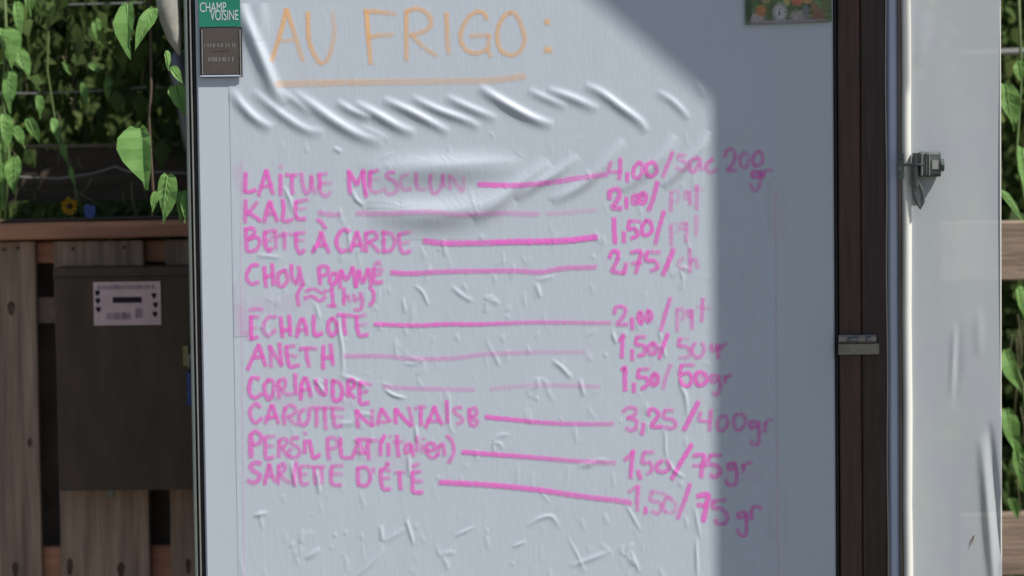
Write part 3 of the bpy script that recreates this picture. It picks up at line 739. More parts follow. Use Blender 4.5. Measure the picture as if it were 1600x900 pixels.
a = (370, 690); c1 = (960, 740); c2 = (1060, 750)
row = T(a, 8, [([(300, 270), (230, 260), (170, 310), (210, 360), (290, 420), (260, 490), (200, 510), (140, 480)], .75, 7.5), ([(405, 280), (380, 390), (350, 530)], .8), ([(410, 280), (440, 400), (480, 500)], .7), ([(380, 430), (450, 420)], .5),
    ([(530, 310), (520, 420), (520, 530)], .75), ([(520, 310), (580, 270), (600, 340), (540, 410)], .65), ([(560, 420), (620, 490), (680, 510)], .5), ([(750, 250), (720, 400), (725, 540)], .7),
    ([(790, 320), (790, 430), (820, 530), (890, 520)], .75), ([(790, 310), (900, 300)], .5), ([(800, 410), (880, 400)], .45), ([(970, 320), (975, 430), (985, 530)], .7), ([(900, 310), (1100, 310)], .45), ([(1060, 320), (1065, 520)], .65),
    ([(1190, 310), (1180, 420), (1200, 530), (1310, 540)], .75), ([(1190, 300), (1330, 295)], .5), ([(1200, 400), (1320, 405)], .4)]) + \
    T(d_, 8, [([(240, 490), (235, 600), (245, 700)], .8), ([(230, 490), (330, 480), (390, 560), (380, 660), (320, 710), (240, 690)], .7), ([(430, 490), (430, 540)], .55), ([(525, 500), (520, 620), (550, 740), (640, 750)], .8),
    ([(520, 510), (640, 520)], .5), ([(550, 620), (630, 610)], .5), ([(590, 420), (620, 440), (560, 490)], .6), ([(700, 540), (820, 540)], .5), [(755, 540), (760, 650), (770, 750)], ([(920, 540), (920, 660), (930, 780), (1040, 790)], .88),
    ([(910, 540), (1020, 530)], .6), ([(940, 650), (1040, 650)], .5), ([(920, 470), (1000, 430)], .6)]) + \
    [([(688, 753), (762, 757), (840, 765), (902, 774), (974, 783), (986, 787)], (.9, .55), 8)] + \
    T(c1, 8, [([(180, 230), (280, 150)], .45), ([(300, 150), (290, 300), (290, 460)], (.9, .6)), [(390, 420), (390, 500)], ([(470, 220), (450, 330), (560, 360), (590, 430), (540, 500), (470, 470)], .42), ([(470, 220), (620, 250), (720, 320)], .35),
    ([(650, 290), (610, 400), (640, 480)], .45), ([(680, 290), (770, 390), (740, 480), (640, 480)], .3), ([(945, 130), (880, 330), (790, 560)], .75, 7), ([(1040, 280), (1170, 260), (1150, 400), (1110, 590)], .92, 8), ([(1040, 390), (1150, 400)], .7, 7.5),
    ([(1240, 340), (1230, 420), (1340, 440), (1410, 530), (1380, 620), (1290, 620), (1260, 570)], .6, 7), ([(1240, 340), (1390, 330)], .5, 7)]) + \
    T(c2, 8, [([(830, 400), (750, 420), (760, 470), (850, 450)], .6), ([(850, 410), (850, 560), (840, 690), (760, 670), (740, 610)], (.65, .5)), ([(910, 390), (910, 490)], .6), ([(910, 390), (950, 330), (1040, 350)], .5)])
write('handwriting', row, M['pink'], 'pink row SARIETTE D\'ETE, 1,50/75 gr')
# rubbed-out ink left at the edges of the sheet
sm = [([(378, 250), (376, 420), (379, 640), (382, 900)], .16, 2.2), ([(1212, 300), (1213, 640), (1216, 900)], .18, 2.5), ([(372, 262), (380, 300)], .10, 16),
      ([(376, 480), (382, 520)], .12, 18), ([(384, 520), (392, 528)], .18, 12), ([(1155, 430), (1160, 434)], .1, 6), ([(400, 478), (480, 472)], .05, 26), ([(560, 700), (640, 720)], .04, 26),
      ([(420, 620), (560, 626)], .06, 22), ([(410, 352), (470, 350)], .05, 20), ([(1100, 740), (1190, 744)], .05, 20)]
for s1 in sm:
    write('ink_smear', [s1], M['pink'])

# clear tape tabs at the film's edges
for i, (x0, x1, y0, y1, lb) in enumerate(((364, 386, 444, 526, 'small clear tape tab on the left film edge beside ECHALOTE'),
                                      (1200, 1227, 282, 372, 'small clear tape tab on the shaded film edge below the 200 gr price'),
                                      (1202, 1230, 764, 846, 'small clear tape tab on the right edge of the film, lowest of the tabs'))):
    xa, xb, za, zb = X(x0, 0, y0), X(x1, 0, y0), Z(y1, 0, x0), Z(y0, 0, x0)
    xs = np.linspace(xa, xb, 12); zs = np.linspace(za, zb, 30)
    TX, TZ = np.meshgrid(xs, zs)
    edge = FX0 if i == 0 else FX1
    on = 1 / (1 + np.exp(-(TX - edge) * 1500)) if i == 0 else 1 / (1 + np.exp((TX - edge) * 1500))
    TY = (FILM_Y - Hat(np.clip(TX, FX0, FX1), TZ)) * on - 0.00035
    t_ = link('tape_tab', grid_mesh('tab', np.stack([TX, TY, TZ], -1).reshape(-1, 3), 12, 30), M['tape'])
    tag(t_, lb, 'tape', 'clear tape tabs holding the film')
    t_.location = (0, 0, 0)

# ------------------------------------------------------------------ stickers on the front
def text_mesh(txt, x0, x1, z0, z1, y, thick=0.0003):
    cu = bpy.data.curves.new('txt', 'FONT')
    cu.body = txt
    cu.size = 1.0
    o = bpy.data.objects.new('txt', cu)
    C.objects.link(o)
    bpy.context.view_layer.update()
    me = bpy.data.meshes.new_from_object(o.evaluated_get(bpy.context.evaluated_depsgraph_get()))
    bpy.data.objects.remove(o)
    co = np.zeros(len(me.vertices) * 3)
    me.vertices.foreach_get('co', co)
    co = co.reshape(-1, 3)
    mn, mx_ = co.min(0), co.max(0)
    u = (co[:, 0] - mn[0]) / (mx_[0] - mn[0])
    v = (co[:, 1] - mn[1]) / (mx_[1] - mn[1])
    new = np.stack([x0 + u * (x1 - x0), np.full(len(u), y), z0 + v * (z1 - z0)], 1)
    me.vertices.foreach_set('co', new.ravel())
    me.update()
    return me

sg = thing('shop_sticker', 'small green sticker lettered CHAMP VOISINE at the top left corner of the fridge front', 'sticker', (X(343, 0, 20), -0.004, Z(20, 0, 343)))
def sub(o, name, me, m, **k):
    c = link(name, me, m, o, **k)
    c.location = -Vector(o.location)
    return c
sub(sg, 'backing', box_mesh(X(311, 0, 20), X(376, 0, 20), -0.0052, -0.0045, Z(42, 0, 343), Z(-22, 0, 343), 0.0002), M['green_sign'])
sub(sg, 'lettering', text_mesh('CHAMP', X(313, 0, 12), X(354, 0, 12), Z(19, 0, 335), Z(4, 0, 335), -0.0056), M['white_print'])
sub(sg, 'lettering', text_mesh('VOISINE', X(329, 0, 24), X(373, 0, 24), Z(32, 0, 350), Z(16, 0, 350), -0.0058), M['white_print'])

cd = thing('card_holder', 'dark brown framed card with two faint lines of print under the green sticker', 'card', (X(346, 0, 80), -0.004, Z(80, 0, 346)))
sub(cd, 'backing', box_mesh(X(313, 0, 80), X(379, 0, 80), -0.0056, -0.0045, Z(121, 0, 346), Z(42.6, 0, 346), 0.0002), M['rubber'])
sub(cd, 'card', box_mesh(X(318.5, 0, 80), X(374, 0, 80), -0.0066, -0.0058, Z(116, 0, 346), Z(44, 0, 346), 0.0002), M['card'])
for xx in (316, 375.4):
    sub(cd, 'frame_rail', box_mesh(X(xx, 0, 80), X(xx + 1.6, 0, 80), -0.0078, -0.0058, Z(117, 0, xx), Z(46, 0, xx), 0.0003), M['light_trim'])
sub(cd, 'frame_rail', hbox_mesh(X(314, 0, 118), X(378, 0, 118), -0.0070, -0.0058, Z(120, 0, 346), Z(117.6, 0, 346), 0.0003), M['blue_grey'])
def bars(x0, x1, y0, y1, n, yd, seed=3, px=346):
    r_ = random.Random(seed)
    ms = []
    x = x0
    while x < x1:
        w = r_.uniform(.5, 1.5)
        if r_.random() < .82:
            ms.append(box_mesh(X(x, 0, y0), X(x + w, 0, y0), yd - .0002, yd, Z(y1 - r_.uniform(0, 1.5), 0, px), Z(y0 + r_.uniform(0, 1.5), 0, px)))
        x += w + r_.uniform(.5, 1.1) + (2.2 if r_.random() < .1 else 0)
    return join_meshes(ms)
sub(cd, 'print_line', bars(320, 369, 67, 75, 30, -0.0069), M['card_print'])
sub(cd, 'print_line', bars(326, 364, 89, 97, 25, -0.0069, 5), M['card_print'])
sub(cd, 'print_line', bars(330, 358, 78, 81, 25, -0.0069, 8), M['card'])

# photograph of vegetables at the top right
nx, nz = 92, 64
x0, x1, z1, z0 = X(1164, 0, 20), X(1299, 0, 20), Z(-56, 0, 1230), Z(38, 0, 1230)
px_ = np.linspace(0, 1, nx); pz_ = np.linspace(0, 1, nz)
U, Vv = np.meshgrid(px_, pz_)
tilt_ = 0.012
co = np.stack([x0 + U * (x1 - x0), np.full(U.shape, -0.0050) - 0.0008 * np.sin(U * 3.1), z0 + Vv * (z1 - z0) + U * 0.003], -1).reshape(-1, 3)
col = np.ones((nz, nx, 3)) * np.array([0.10, 0.16, 0.05])
def blob(cx, cy, rx, ry, c, n=1):
    d = ((U - cx) / rx) ** 2 + ((Vv - cy) / ry) ** 2
    f = np.clip(1.3 - d, 0, 1)[..., None]
    col[:] = col * (1 - f) + np.array(c) * f
r_ = np.random.default_rng(4)
for i in range(60):
    blob(r_.uniform(0, 1), r_.uniform(.1, 1), r_.uniform(.02, .08), r_.uniform(.02, .09),
         [(.10, .24, .05), (.16, .32, .08), (.05, .09, .03), (.3, .26, .10)][r_.integers(4)])
blob(.13, .10, .11, .10, (.42, .36, .34)); blob(.18, .22, .07, .11, (.50, .20, .05)); blob(.40, .18, .085, .17, (.52, .50, .50))
blob(.39, .17, .012, .05, (.15, .12, .2)); blob(.62, .12, .12, .09, (.40, .33, .30)); blob(.60, .36, .07, .08, (.62, .16, .05)); blob(.72, .38, .07, .07, (.60, .28, .08))
blob(.48, .36, .04, .08, (.50, .42, .10)); blob(.70, .18, .04, .14, (.22, .20, .22)); blob(.85, .12, .09, .12, (.28, .13, .07)); blob(.93, .30, .06, .2, (.16, .20, .06))
blob(.80, .25, .05, .09, (.30, .17, .07)); blob(.04, .25, .04, .28, (.03, .09, .03)); blob(.5, .03, .5, .035, (.34, .29, .30))
me = grid_mesh('poster', co, nx, nz)
g_ = col.mean(-1, keepdims=True)
col[:] = (g_ + (col - g_) * .85) * r_.uniform(.6, 1.15, (nz, nx, 1))
at = me.attributes.new('print', 'FLOAT_COLOR', 'POINT')
at.data.foreach_set('color', np.concatenate([col, np.ones((nz, nx, 1))], -1).astype(np.float32).ravel())
po = link('photo_print', me, vc_mat('vegetable_print', 0.35))
tag(po, 'colour photo print of vegetables stuck at the top right corner of the fridge front', 'poster')

# ------------------------------------------------------------------ strips and milky panel at the right
pn = thing('plastic_door', 'milky plastic door with bright cream edge and metal latch, right of the fridge', 'door', (X(1480), 0.05, 0.1))
sub(pn, 'jamb', box_mesh(X(1389), X(1405.5), 0.006, 0.060, 0.1, 1.9, 0.004), M['blue_grey'])
sub(pn, 'seal', box_mesh(X(1406), X(1410.6), 0.004, 0.045, 0.1, 1.9, 0.002), M['tan'])
# cream edge: a chamfered profile that looks half right, towards the sun
xa, xb = X(1411), X(1424.5)
prof = [(xa, -0.010), (xa + .002, -0.012), (xb, -0.001), (xb, 0.020), (xa, 0.020)]
n = 24
vs, fs = [], []
for i in range(n + 1):
    z = 0.1 + 1.8 * i / n
    wv = 0.0005 * math.sin(i * 1.7)
    for (x, y) in prof:
        vs.append((x + wv, y, z))
for i in range(n):
    for k in range(5):
        q = i * 5 + k; w_ = i * 5 + (k + 1) % 5
        fs.append((q, w_, w_ + 5, q + 5))
me = bpy.data.meshes.new('edge'); me.from_pydata(vs, [], fs); me.update()
sub(pn, 'edge_strip', me, M['white_edge'])
# the sheet itself, dented near its lower right corner
nx, nz = 90, 300
xa, xb = X(1425), X(1565)
sx = np.linspace(xa, xb, nx); sz = np.linspace(0.1, 1.9, nz)
GX2, GZ2 = np.meshgrid(sx, sz)
D = 0.0015 * np.sin(GX2 * 38 + 1) * np.sin(GZ2 * 6)
def dent(px, py0, py1, w, h, lean=0.0):
    ax, az, bz = X(px, 0, (py0 + py1) / 2), Z(py0, 0, px), Z(py1, 0, px)
    t = np.clip((az - GZ2) / (az - bz), 0, 1)
    xc = ax + lean * (t - .5)
    prof_ = np.sin(np.pi * t) ** .8
    d = (GX2 - xc) / (w / 1000)
    return h / 1000 * prof_ * np.exp(-d * d / 2)
D += dent(1490, 505, 625, 3.5, 2.2, -0.006) - dent(1496, 505, 640, 5, 1.4, -0.006)
D += dent(1545, 680, 960, 5, 6, 0.022) + dent(1556, 660, 880, 4, -6, 0.02)
D += dent(1440, 20, 110, 8, 1.5, -0.02) + dent(1530, 480, 560, 5, 1.2)
co = np.stack([GX2, 0.004 - D, GZ2], -1).reshape(-1, 3)
sub(pn, 'sheet', grid_mesh('sheet2', co, nx, nz), M['milky'])
sub(pn, 'sheet_rim', box_mesh(X(1563.2), X(1565.4), 0.0035, 0.012, 0.1, 1.9, .0005), M['white_edge'])
sub(pn, 'rust_streak', prism_mesh([(X(1518, 0, 850), Z(853, 0, 1518)), (X(1520.5, 0, 850), Z(845, 0, 1518)), (X(1523, 0, 836), Z(836, 0, 1520)), (X(1520, 0, 838), Z(839, 0, 1520))], 0.0012, 0.002), M['rust'])
# latch: plate on the jamb, pin, clamp body, hanging pull ring
la = sub(pn, 'latch', hbox_mesh(X(1436), X(1468), -0.017, -0.001, Z(276, 0, 1450), Z(237, 0, 1450), 0.004), M['latch'])
def lat(name, me, m=M['latch']):
    c = link(name, me, m, la)
    return c
lat('plate', box_mesh(X(1401.5), X(1410), -0.016, -0.0125, Z(279, 0, 1405), Z(240, 0, 1405), 0.001))
lat('pin', tube_mesh([(X(1402), -0.019, Z(257, 0, 1410)), (X(1440), -0.020, Z(257, 0, 1410))], 0.0022))
lat('screw', tube_mesh([(X(1406), -0.020, Z(249, 0, 1406)), (X(1406), -0.012, Z(249, 0, 1406))], 0.0026))
lat('screw', tube_mesh([(X(1406), -0.020, Z(270, 0, 1406)), (X(1406), -0.012, Z(270, 0, 1406))], 0.0026))
lat('clamp', box_mesh(X(1424.6), X(1434), -0.020, -0.001, Z(290, 0, 1430), Z(239, 0, 1430), 0.003))
lat('window', box_mesh(X(1454), X(1464), -0.0185, -0.0172, Z(264, 0, 1459), Z(250, 0, 1459), 0.0004), M['light_trim'])
lat('knob', tube_mesh([(X(1468), -0.011, Z(258, 0, 1470)), (X(1473), -0.011, Z(258, 0, 1470))], 0.010, 14))
lat('fin', box_mesh(X(1444), X(1446), -0.020, -0.0172, Z(274, 0, 1445), Z(239, 0, 1445), 0.0005))
lat('fin', box_mesh(X(1449), X(1450.5), -0.020, -0.0172, Z(274, 0, 1445), Z(239, 0, 1445), 0.0005), M['light_trim'])
lat('fin', box_mesh(X(1437), X(1439), -0.021, -0.0172, Z(274, 0, 1438), Z(236, 0, 1438), 0.0005), M['light_trim'])
ring = [(1427, 282), (1428, 300), (1433, 316), (1438, 325), (1442, 316), (1442, 303), (1438, 290), (1433, 280)]
rp = [P(x, y, -0.012) for x, y in ring]
lat('pull_ring', tube_mesh([tuple(p) for p in rp], 0.0032, 8))

# ------------------------------------------------------------------ planked planter / fence at the left
FY = 0.50
def zf(py): return Z(py, FY, 150)
def xf(px): return X(px, FY, 620)
fe = thing('plank_fence', 'low weathered plank fence with a reddish top rail, behind the dark cash box', 'fence', (X(150, FY), FY, 0))
def fp(name, me, m): return sub(fe, name, me, m)
fp('top_rail', hbox_mesh(X(-260, FY), X(340, FY), FY - .030, FY + .085, zf(376), zf(350), 0.003, 0.0012, 8, tilt=0.010), M['plank_red'])
fp('top_rail', hbox_mesh(X(-260, FY), X(340, FY), FY - .012, FY + .105, zf(349), zf(344), 0.002, 0.001, 8, tilt=0.010), M['old_board'])
for (a0, a1, yy) in ((-250, -110, 0), (-88, 60.5, .004), (90, 230, 0), (262, 400, .003)):
    fp('plank', box_mesh(xf(a0), xf(a1), FY - .006 + yy, FY + .014 + yy, 0.02, zf(376.5), 0.002, 0.0009, 10), M['plank'])
def disc(px, py, rx, rz, yo):
    c_ = (xf(px), zf(py))
    return prism_mesh([(c_[0] + rx * math.cos(t) * (1 + .15 * math.sin(3 * t)), c_[1] + rz * math.sin(t)) for t in [2 * math.pi * k_ / 12 for k_ in range(12)]], FY + yo - .0014, FY + yo + .001)
pk = [o for o in C.objects if o.name.startswith('plank')]
for (i_, px, py, rx, rz, nm) in ((1, 21, 480, .006, .013, 'knot'), (1, 18, 888, .005, .014, 'knot'), (2, 104, 884, .005, .016, 'knot'), (2, 184, 890, .006, .014, 'knot'), (3, 289, 886, .004, .014, 'knot'),
                                 (1, 34, 386, .003, .003, 'nail'), (1, 12, 388, .003, .003, 'nail'), (2, 120, 388, .003, .003, 'nail'), (2, 200, 387, .003, .003, 'nail'), (1, 45, 690, .004, .008, 'knot')):
    o_ = sub(fe, nm, disc(px, py, rx, rz, (0, .0031, -.0009, .0021)[i_] - .0055), M['knot'] if nm == 'knot' else M['nail'])
    o_.location = (0, 0, 0)
    o_.parent = pk[i_]
    o_.location = -Vector(fe.location) - pk[i_].location
fp('back_rail', hbox_mesh(X(-260, FY), X(400, FY), FY + .020, FY + .055, zf(411), zf(377), 0.003, 0.001, 5), M['plank_red'])
fp('back_rail', hbox_mesh(X(-260, FY), X(400, FY), FY + .020, FY + .055, zf(960), zf(857), 0.003, 0.001, 5), M['plank_red'])
fp('block', box_mesh(xf(58), xf(87), FY + .020, FY + .050, zf(505), zf(465), 0.003, 0.001), M['rail_tan'])
fp('gap_backing', box_mesh(X(-260, FY), X(420, FY), FY + .085, FY + .090, 0.02, zf(377)), M['gap_backing'])  # sheet added behind the planks to give the gaps their shade

BY = FY - 0.10
cb = thing('cash_box', 'dark brown metal cash box with a slotted label, hung on the plank fence', 'cash box', (X(195, BY), BY, Z(767, BY, 195)))
def zb(py): return Z(py, BY, 195)
def xb_(px): return X(px, BY, 590)
sub(cb, 'case', box_mesh(xb_(88), xb_(303), BY, FY - .008, zb(766), zb(432), 0.004), M['cashbox'])
sub(cb, 'lid', box_mesh(xb_(87), xb_(304), BY - .006, FY - .007, zb(431), zb(418), 0.003), M['cashbox'])
lb = sub(cb, 'label', box_mesh(xb_(149) + .0, xb_(254), BY - .0022, BY - .0004, zb(508), zb(440), 0.0002), M['label'])
def lp(name, me, m): return link(name, me, m, lb)
lp('slot', hbox_mesh(xb_(179), xb_(224), BY - .0032, BY - .0023, zb(473), zb(464), .0003), M['print_dark'])
for (cx, cy) in ((155.5, 457), (155.8, 469), (156.4, 482.5), (243.5, 462), (245.5, 476.5), (244.5, 491)):
    s_ = 3.6
    arrow = [(cx - s_, cy - s_), (cx + s_, cy - s_), (cx + s_, cy + 1), (cx, cy + s_ + 2), (cx - s_, cy + 1)]
    lp('arrow_mark', prism_mesh([(xb_(x), zb(y)) for x, y in arrow][::-1], BY - .0028, BY - .0023), M['print_dark'])
def bbars(x0, x1, y0, y1, seed):
    r_ = random.Random(seed); ms = []; x = x0
    while x < x1:
        w = r_.uniform(.7, 1.7)
        ms.append(box_mesh(xb_(x), xb_(x + w), BY - .0027, BY - .0023, zb(y1), zb(y0 + r_.uniform(0, 2.5))))
        x += w + r_.uniform(.9, 2.6)
    return join_meshes(ms)
lp('print_line', bbars(156, 246, 444, 452, 2), M['print_blue'])
lp('print_line', bbars(170, 206, 487, 499, 5), M['print_blue'])
lp('print_line', bbars(214, 224, 482, 497, 9), M['print_blue'])
for xx in (161, 296):
    sub(cb, 'bracket', box_mesh(xb_(xx - 5), xb_(xx + 6), BY + .055, BY + .058, zb(784), zb(766.5), .001), M['grey_trim'])
# hinge plate, blue padlock behind the fridge edge
sub(cb, 'hasp', box_mesh(xb_(288), xb_(297), BY - .012, BY - .0005, zb(572), zb(541), .001), M['brass'])
pl = thing('padlock', 'small blue padlock on the cash box hasp, half hidden by the fridge', 'padlock', (xb_(302), BY - .03, zb(632)))
sub(pl, 'body', box_mesh(xb_(295.5), xb_(324), BY - .036, BY - .014, zb(632), zb(581), .005), M['blue'])
sh = [(xb_(299) + (1 - math.cos(t)) * .010, BY - .025, zb(562) + math.sin(t) * .012) for t in [math.pi * i / 10 for i in range(11)]]
sh = [(sh[0][0], sh[0][1], zb(582))] + sh + [(sh[-1][0], sh[-1][1], zb(582))]
sub(pl, 'shackle', tube_mesh(sh, .0028, 8), M['chrome'], smooth=True)

# ------------------------------------------------------------------ boards, wires and posts behind the fence
def board(name, x0, x1, y, p0, p1, m, label, cat, px, th=.03, tilt=0.006, group=None):
    o = link(name, hbox_mesh(X(x0, y), X(x1, y), y, y + th, Z(p1, y, px), Z(p0, y, px), 0.003, 0.0012, 8, tilt=tilt), m)
    return tag(o, label, cat, group)
board('rail_board', -200, 330, 0.66, 234, 322, M['old_board'], 'dark old board lying level behind the leaves above the reddish top rail', 'board', 150)
board('rail_board', -200, 330, 0.645, 227, 232.5, M['rail_tan'], 'narrow pale strip imitating the highlight along the top edge of the dark old board', 'highlight strip', 150, th=.012)  # paler strip stands in for the highlight on the board's top edge
board('rail_board', 1470, 1800, 0.62, 346, 439, M['rail_tan'], 'tan fence rail at mid height, right of the plastic door', 'fence rail', 1582, group='tan fence rails on the right')
board('rail_board', 1500, 1800, 0.62, 803, 900, M['rail_tan'], 'tan fence rail at the bottom right corner, lower of the two', 'fence rail', 1582, group='tan fence rails on the right')
pipe = link('pipe', tube_mesh([P(1500, 84, .70), P(1600, 80, .70), P(1800, 74, .70)], .0065), M['light_trim'])
tag(pipe, 'thin pale rod crossing the leaves at the top right, right of the plastic door', 'rod')
for pts, lb_ in (([(-60, 272), (40, 277), (90, 279), (140, 272), (160, 267), (180, 260), (200, 268), (250, 269), (330, 272)], 'thin grey wire with a kink, strung in front of the old board'),
                 ([(-60, 146), (60, 146), (150, 142), (230, 136), (330, 138)], 'thin grey wire crossing the middle of the vine leaves'),
                 ([(-60, 8), (80, 8), (200, 5), (330, 2)], 'thin grey wire highest in the vine leaves')):
    w_ = link('wire', tube_mesh([P(x, y, .585) for x, y in pts], .0016, 6), M['wire'])
    tag(w_, lb_, 'wire', 'wires of the vine trellis')
ps = link('stone_post', tube_mesh([P(258, -60, .018), P(262, 0, .018), P(266, 30, .018), P(273, 62, .018), P(281, 86, .018)], [.017, .019, .017, .011, .002], 9), M['post'], smooth=True)
tag(ps, 'pale pointed strip hanging in the leaves beside the fridge top left corner', 'strip')

# ------------------------------------------------------------------ vine leaves
def leaf_mesh(L_, w, fold=0.25, curl=0.15, seed=0):
    """pointed heart leaf, hanging: base at origin, tip at -z"""
    r_ = random.Random(seed)
    prof = [(-.02, .08), (-.05, .36), (.03, .70), (.15, .92), (.32, 1.0), (.52, .84), (.70, .52), (.86, .20), (1.0, 0.0)]
    vs, fs = [(0, 0, 0)], []
    sl = r_.uniform(.6, 1.4)
    mid = [0, .0, .06, .16, .34, .52, .70, .86, 1.0]
    vs = []
    for i, ((t, ww), mt) in enumerate(zip(prof, mid)):
        c = curl * L_ * math.sin(mt * 2.4)
        x = ww * w / 2
        wv = .05 * w * math.sin(i * 2.1 + seed)
        vs.append((0, -c * .6, -mt * L_))
        sw = .10 * w * math.sin(mt * 3.1 + seed)
        vs.append((-x * sl * r_.uniform(.93, 1.07) + sw, -c * .6 - fold * x + wv, -t * L_))
        vs.append((x * (2 - sl) * r_.uniform(.93, 1.07) + sw, -c * .6 - fold * x - wv, -t * L_))
    for i in range(len(prof) - 1):
        a_ = i * 3
        fs.append((a_, a_ + 3, a_ + 4, a_ + 1))
        fs.append((a_, a_ + 2, a_ + 5, a_ + 3))
    me = bpy.data.meshes.new('leaf')
    me.from_pydata(vs, [], fs)
    me.update()
    return me

def place_leaf(parent, base, tip, wpx, y, k, yaw=0.0, pitch=0.0):
    p0, p1 = P(base[0], base[1], y), P(tip[0], tip[1], y)
    L_ = (p1 - p0).length
    me = leaf_mesh(L_, wpx * (4 + y) / 4000, random.uniform(.12, .4), random.uniform(.05, .2), k)
    o = link('leaf', me, M['leaf'], parent, smooth=False)
    d = (p0 - p1).normalized()
    q = Vector((0, 0, 1)).rotation_difference(d)
    mw = Matrix.Translation(p0) @ q.to_matrix().to_4x4() @ Matrix.Rotation(yaw, 4, 'Z') @ Matrix.Rotation(pitch, 4, 'X')
    o.matrix_local = Matrix.Translation(parent.location).inverted() @ mw
    vn = link('vein', tube_mesh([(0, -.0012, -L_ * t) if False else (0, -L_ * 0.12 * math.sin(t * 2.4) * .6 - .0015, -L_ * t) for t in (0, .25, .5, .75, .95)], [.0012, .001, .0008, .0006, .0003], 5), M['vein'], o)
    if L_ > .05:
        W_ = wpx * (4 + y) / 8000
        sv = []
        for j_, t in enumerate((.12, .26, .40, .54)):
            for sg_ in (-1, 1):
                e_ = W_ * (.52, .55, .44, .26)[j_]
                sv.append(tube_mesh([(0, -L_ * 0.12 * math.sin(t * 2.4) * .6 - .001, -L_ * t), (sg_ * e_, -L_ * 0.12 * math.sin(t * 2.4) * .6 - .30 * e_ - .0022, -L_ * (t + .13))], [.0007, .0003], 4))
        link('side_veins', join_meshes(sv), M['vein'], o)
    return o

def vine(name, label, stem, y, leaves, smat, r=.0025, group=None, cat='vine'):
    p = P(stem[-1][0], stem[-1][1], y)
    t = thing(name, label, cat, (p.x, y, p.z), group)
    st_ = link('stem', tube_mesh([P(a_, b2, y + random.uniform(-.01, .01)) for a_, b2 in stem], r, 7), smat, t, smooth=True)
    st_.location = -Vector(t.location)
    for i, (b2, tp, w) in enumerate(leaves):
        place_leaf(t, b2, tp, w, y - random.uniform(.0, .05), i + len(label), random.uniform(-.3, .5), random.uniform(-.25, .05))
    return t

vine('climbing_vine', 'bindweed vine on a brown stem with big hanging leaves, close to the fridge left edge',
     [(228, -80), (234, 0), (236, 70), (236, 140), (233, 190), (236, 250), (240, 310), (238, 338)], .035,
     [((199, 8), (215, 96), 34), ((240, 14), (218, 84), 26), ((222, 200), (231, 298), 54), ((274, 134), (287, 182), 34), ((262, 274), (258, 350), 34),
      ((282, 300), (286, 352), 20), ((259, 80), (262, 112), 10), ((268, 106), (286, 134), 14), ((246, 300), (240, 332), 14), ((296, 300), (288, 350), 18)], M['stem'])
vine('climbing_vine', 'bindweed vine with bright leaves at the far left edge, above the reddish top rail',
     [(6, -60), (10, 60), (4, 150), (14, 240), (8, 345)], .42,
     [((31, 78), (44, 126), 22), ((4, 46), (18, 108), 34), ((14, 112), (22, 178), 26), ((22, 246), (24, 304), 26), ((26, 4), (33, 62), 16), ((0, 225), (2, 330), 20), ((8, 180), (10, 240), 22),
      ((44, 186), (62, 224), 20), ((20, 200), (40, 232), 16), ((44, -12), (50, 26), 18)], M['green_stem'])
vine('climbing_vine', 'bindweed vine with narrow leaves hanging between the two leafier vines',
     [(74, -60), (76, 40), (74, 110), (88, 200), (104, 250), (120, 300), (131, 345)], .52,
     [((84, 186), (93, 230), 14), ((95, 226), (104, 254), 12), ((98, 98), (112, 118), 8), ((140, 100), (158, 116), 10), ((112, 262), (116, 292), 8), ((130, 130), (136, 172), 12),
      ((60, 150), (66, 186), 14), ((150, 30), (156, 66), 16), ((172, 120), (166, 160), 14)], M['green_stem'], .0016)
vine('climbing_vine', 'bindweed vine with large pale leaves at the right edge, right of the plastic door',
     [(1590, -60), (1596, 120), (1588, 240), (1604, 340)], .44,
     [((1572, 132), (1582, 206), 34), ((1596, 232), (1600, 338), 44), ((1564, 300), (1592, 352), 14), ((1592, 96), (1597, 130), 18)], M['green_stem'])
vine('climbing_vine', 'bindweed vine arching in the lower right strip between the two tan fence rails',
     [(1566, 548), (1582, 560), (1598, 600), (1606, 680), (1600, 790)], .50,
     [((1572, 548), (1594, 612), 26), ((1592, 450), (1597, 500), 22), ((1574, 640), (1590, 720), 26), ((1592, 700), (1598, 770), 22), ((1578, 780), (1592, 812), 16)], M['green_stem'])

cs = link('cloth_strip', tube_mesh([P(272, 80, .55), P(280, 120, .55), P(288, 160, .55), P(291, 200, .55), P(295, 236, .55)], [.016, .017, .014, .011, .008], 8), M['wire'], smooth=True)
tag(cs, 'grey strip hanging below the pale pointed strip, beside the fridge edge', 'strip')
ms = []
rs = random.Random(12)
for (x0_, y0_, x1_, y1_) in [(122, 300, 196, 346), (96, 214, 116, 290), (116, 278, 131, 346), (92, 180, 90, 262), (110, 160, 124, 212), (54, 300, 52, 346), (66, 318, 74, 346), (98, 88, 112, 116),
                             (140, 102, 158, 116), (176, 30, 178, 90), (64, 140, 72, 186), (192, 300, 190, 346), (246, 130, 248, 190), (225, 100, 222, 160), (150, 60, 160, 96), (205, 286, 214, 340)] + \
        [(lambda a_, b2: (a_, b2, a_ + rs.gauss(2, 8), b2 + rs.uniform(18, 60)))(rs.uniform(5, 295), rs.uniform(10, 290)) for _ in range(26)] + \
        [(lambda a_, b2: (a_, b2, a_ + rs.gauss(2, 5), b2 + rs.uniform(30, 90)))(rs.uniform(1568, 1600), rs.uniform(455, 740)) for _ in range(9)]:
    y_ = rs.uniform(.50, .63)
    a_, b2 = P(x0_, y0_, y_), P(x1_, y1_, y_ + .02)
    mid_ = (a_ + b2) / 2 + Vector((rs.uniform(-.006, .006), 0, 0))
    ms.append(tube_mesh([a_, mid_, b2], [.0012, .0011, .0005], 5))
ds = link('dry_stems', join_meshes(ms), M['straw'])
ds['kind'] = 'stuff'
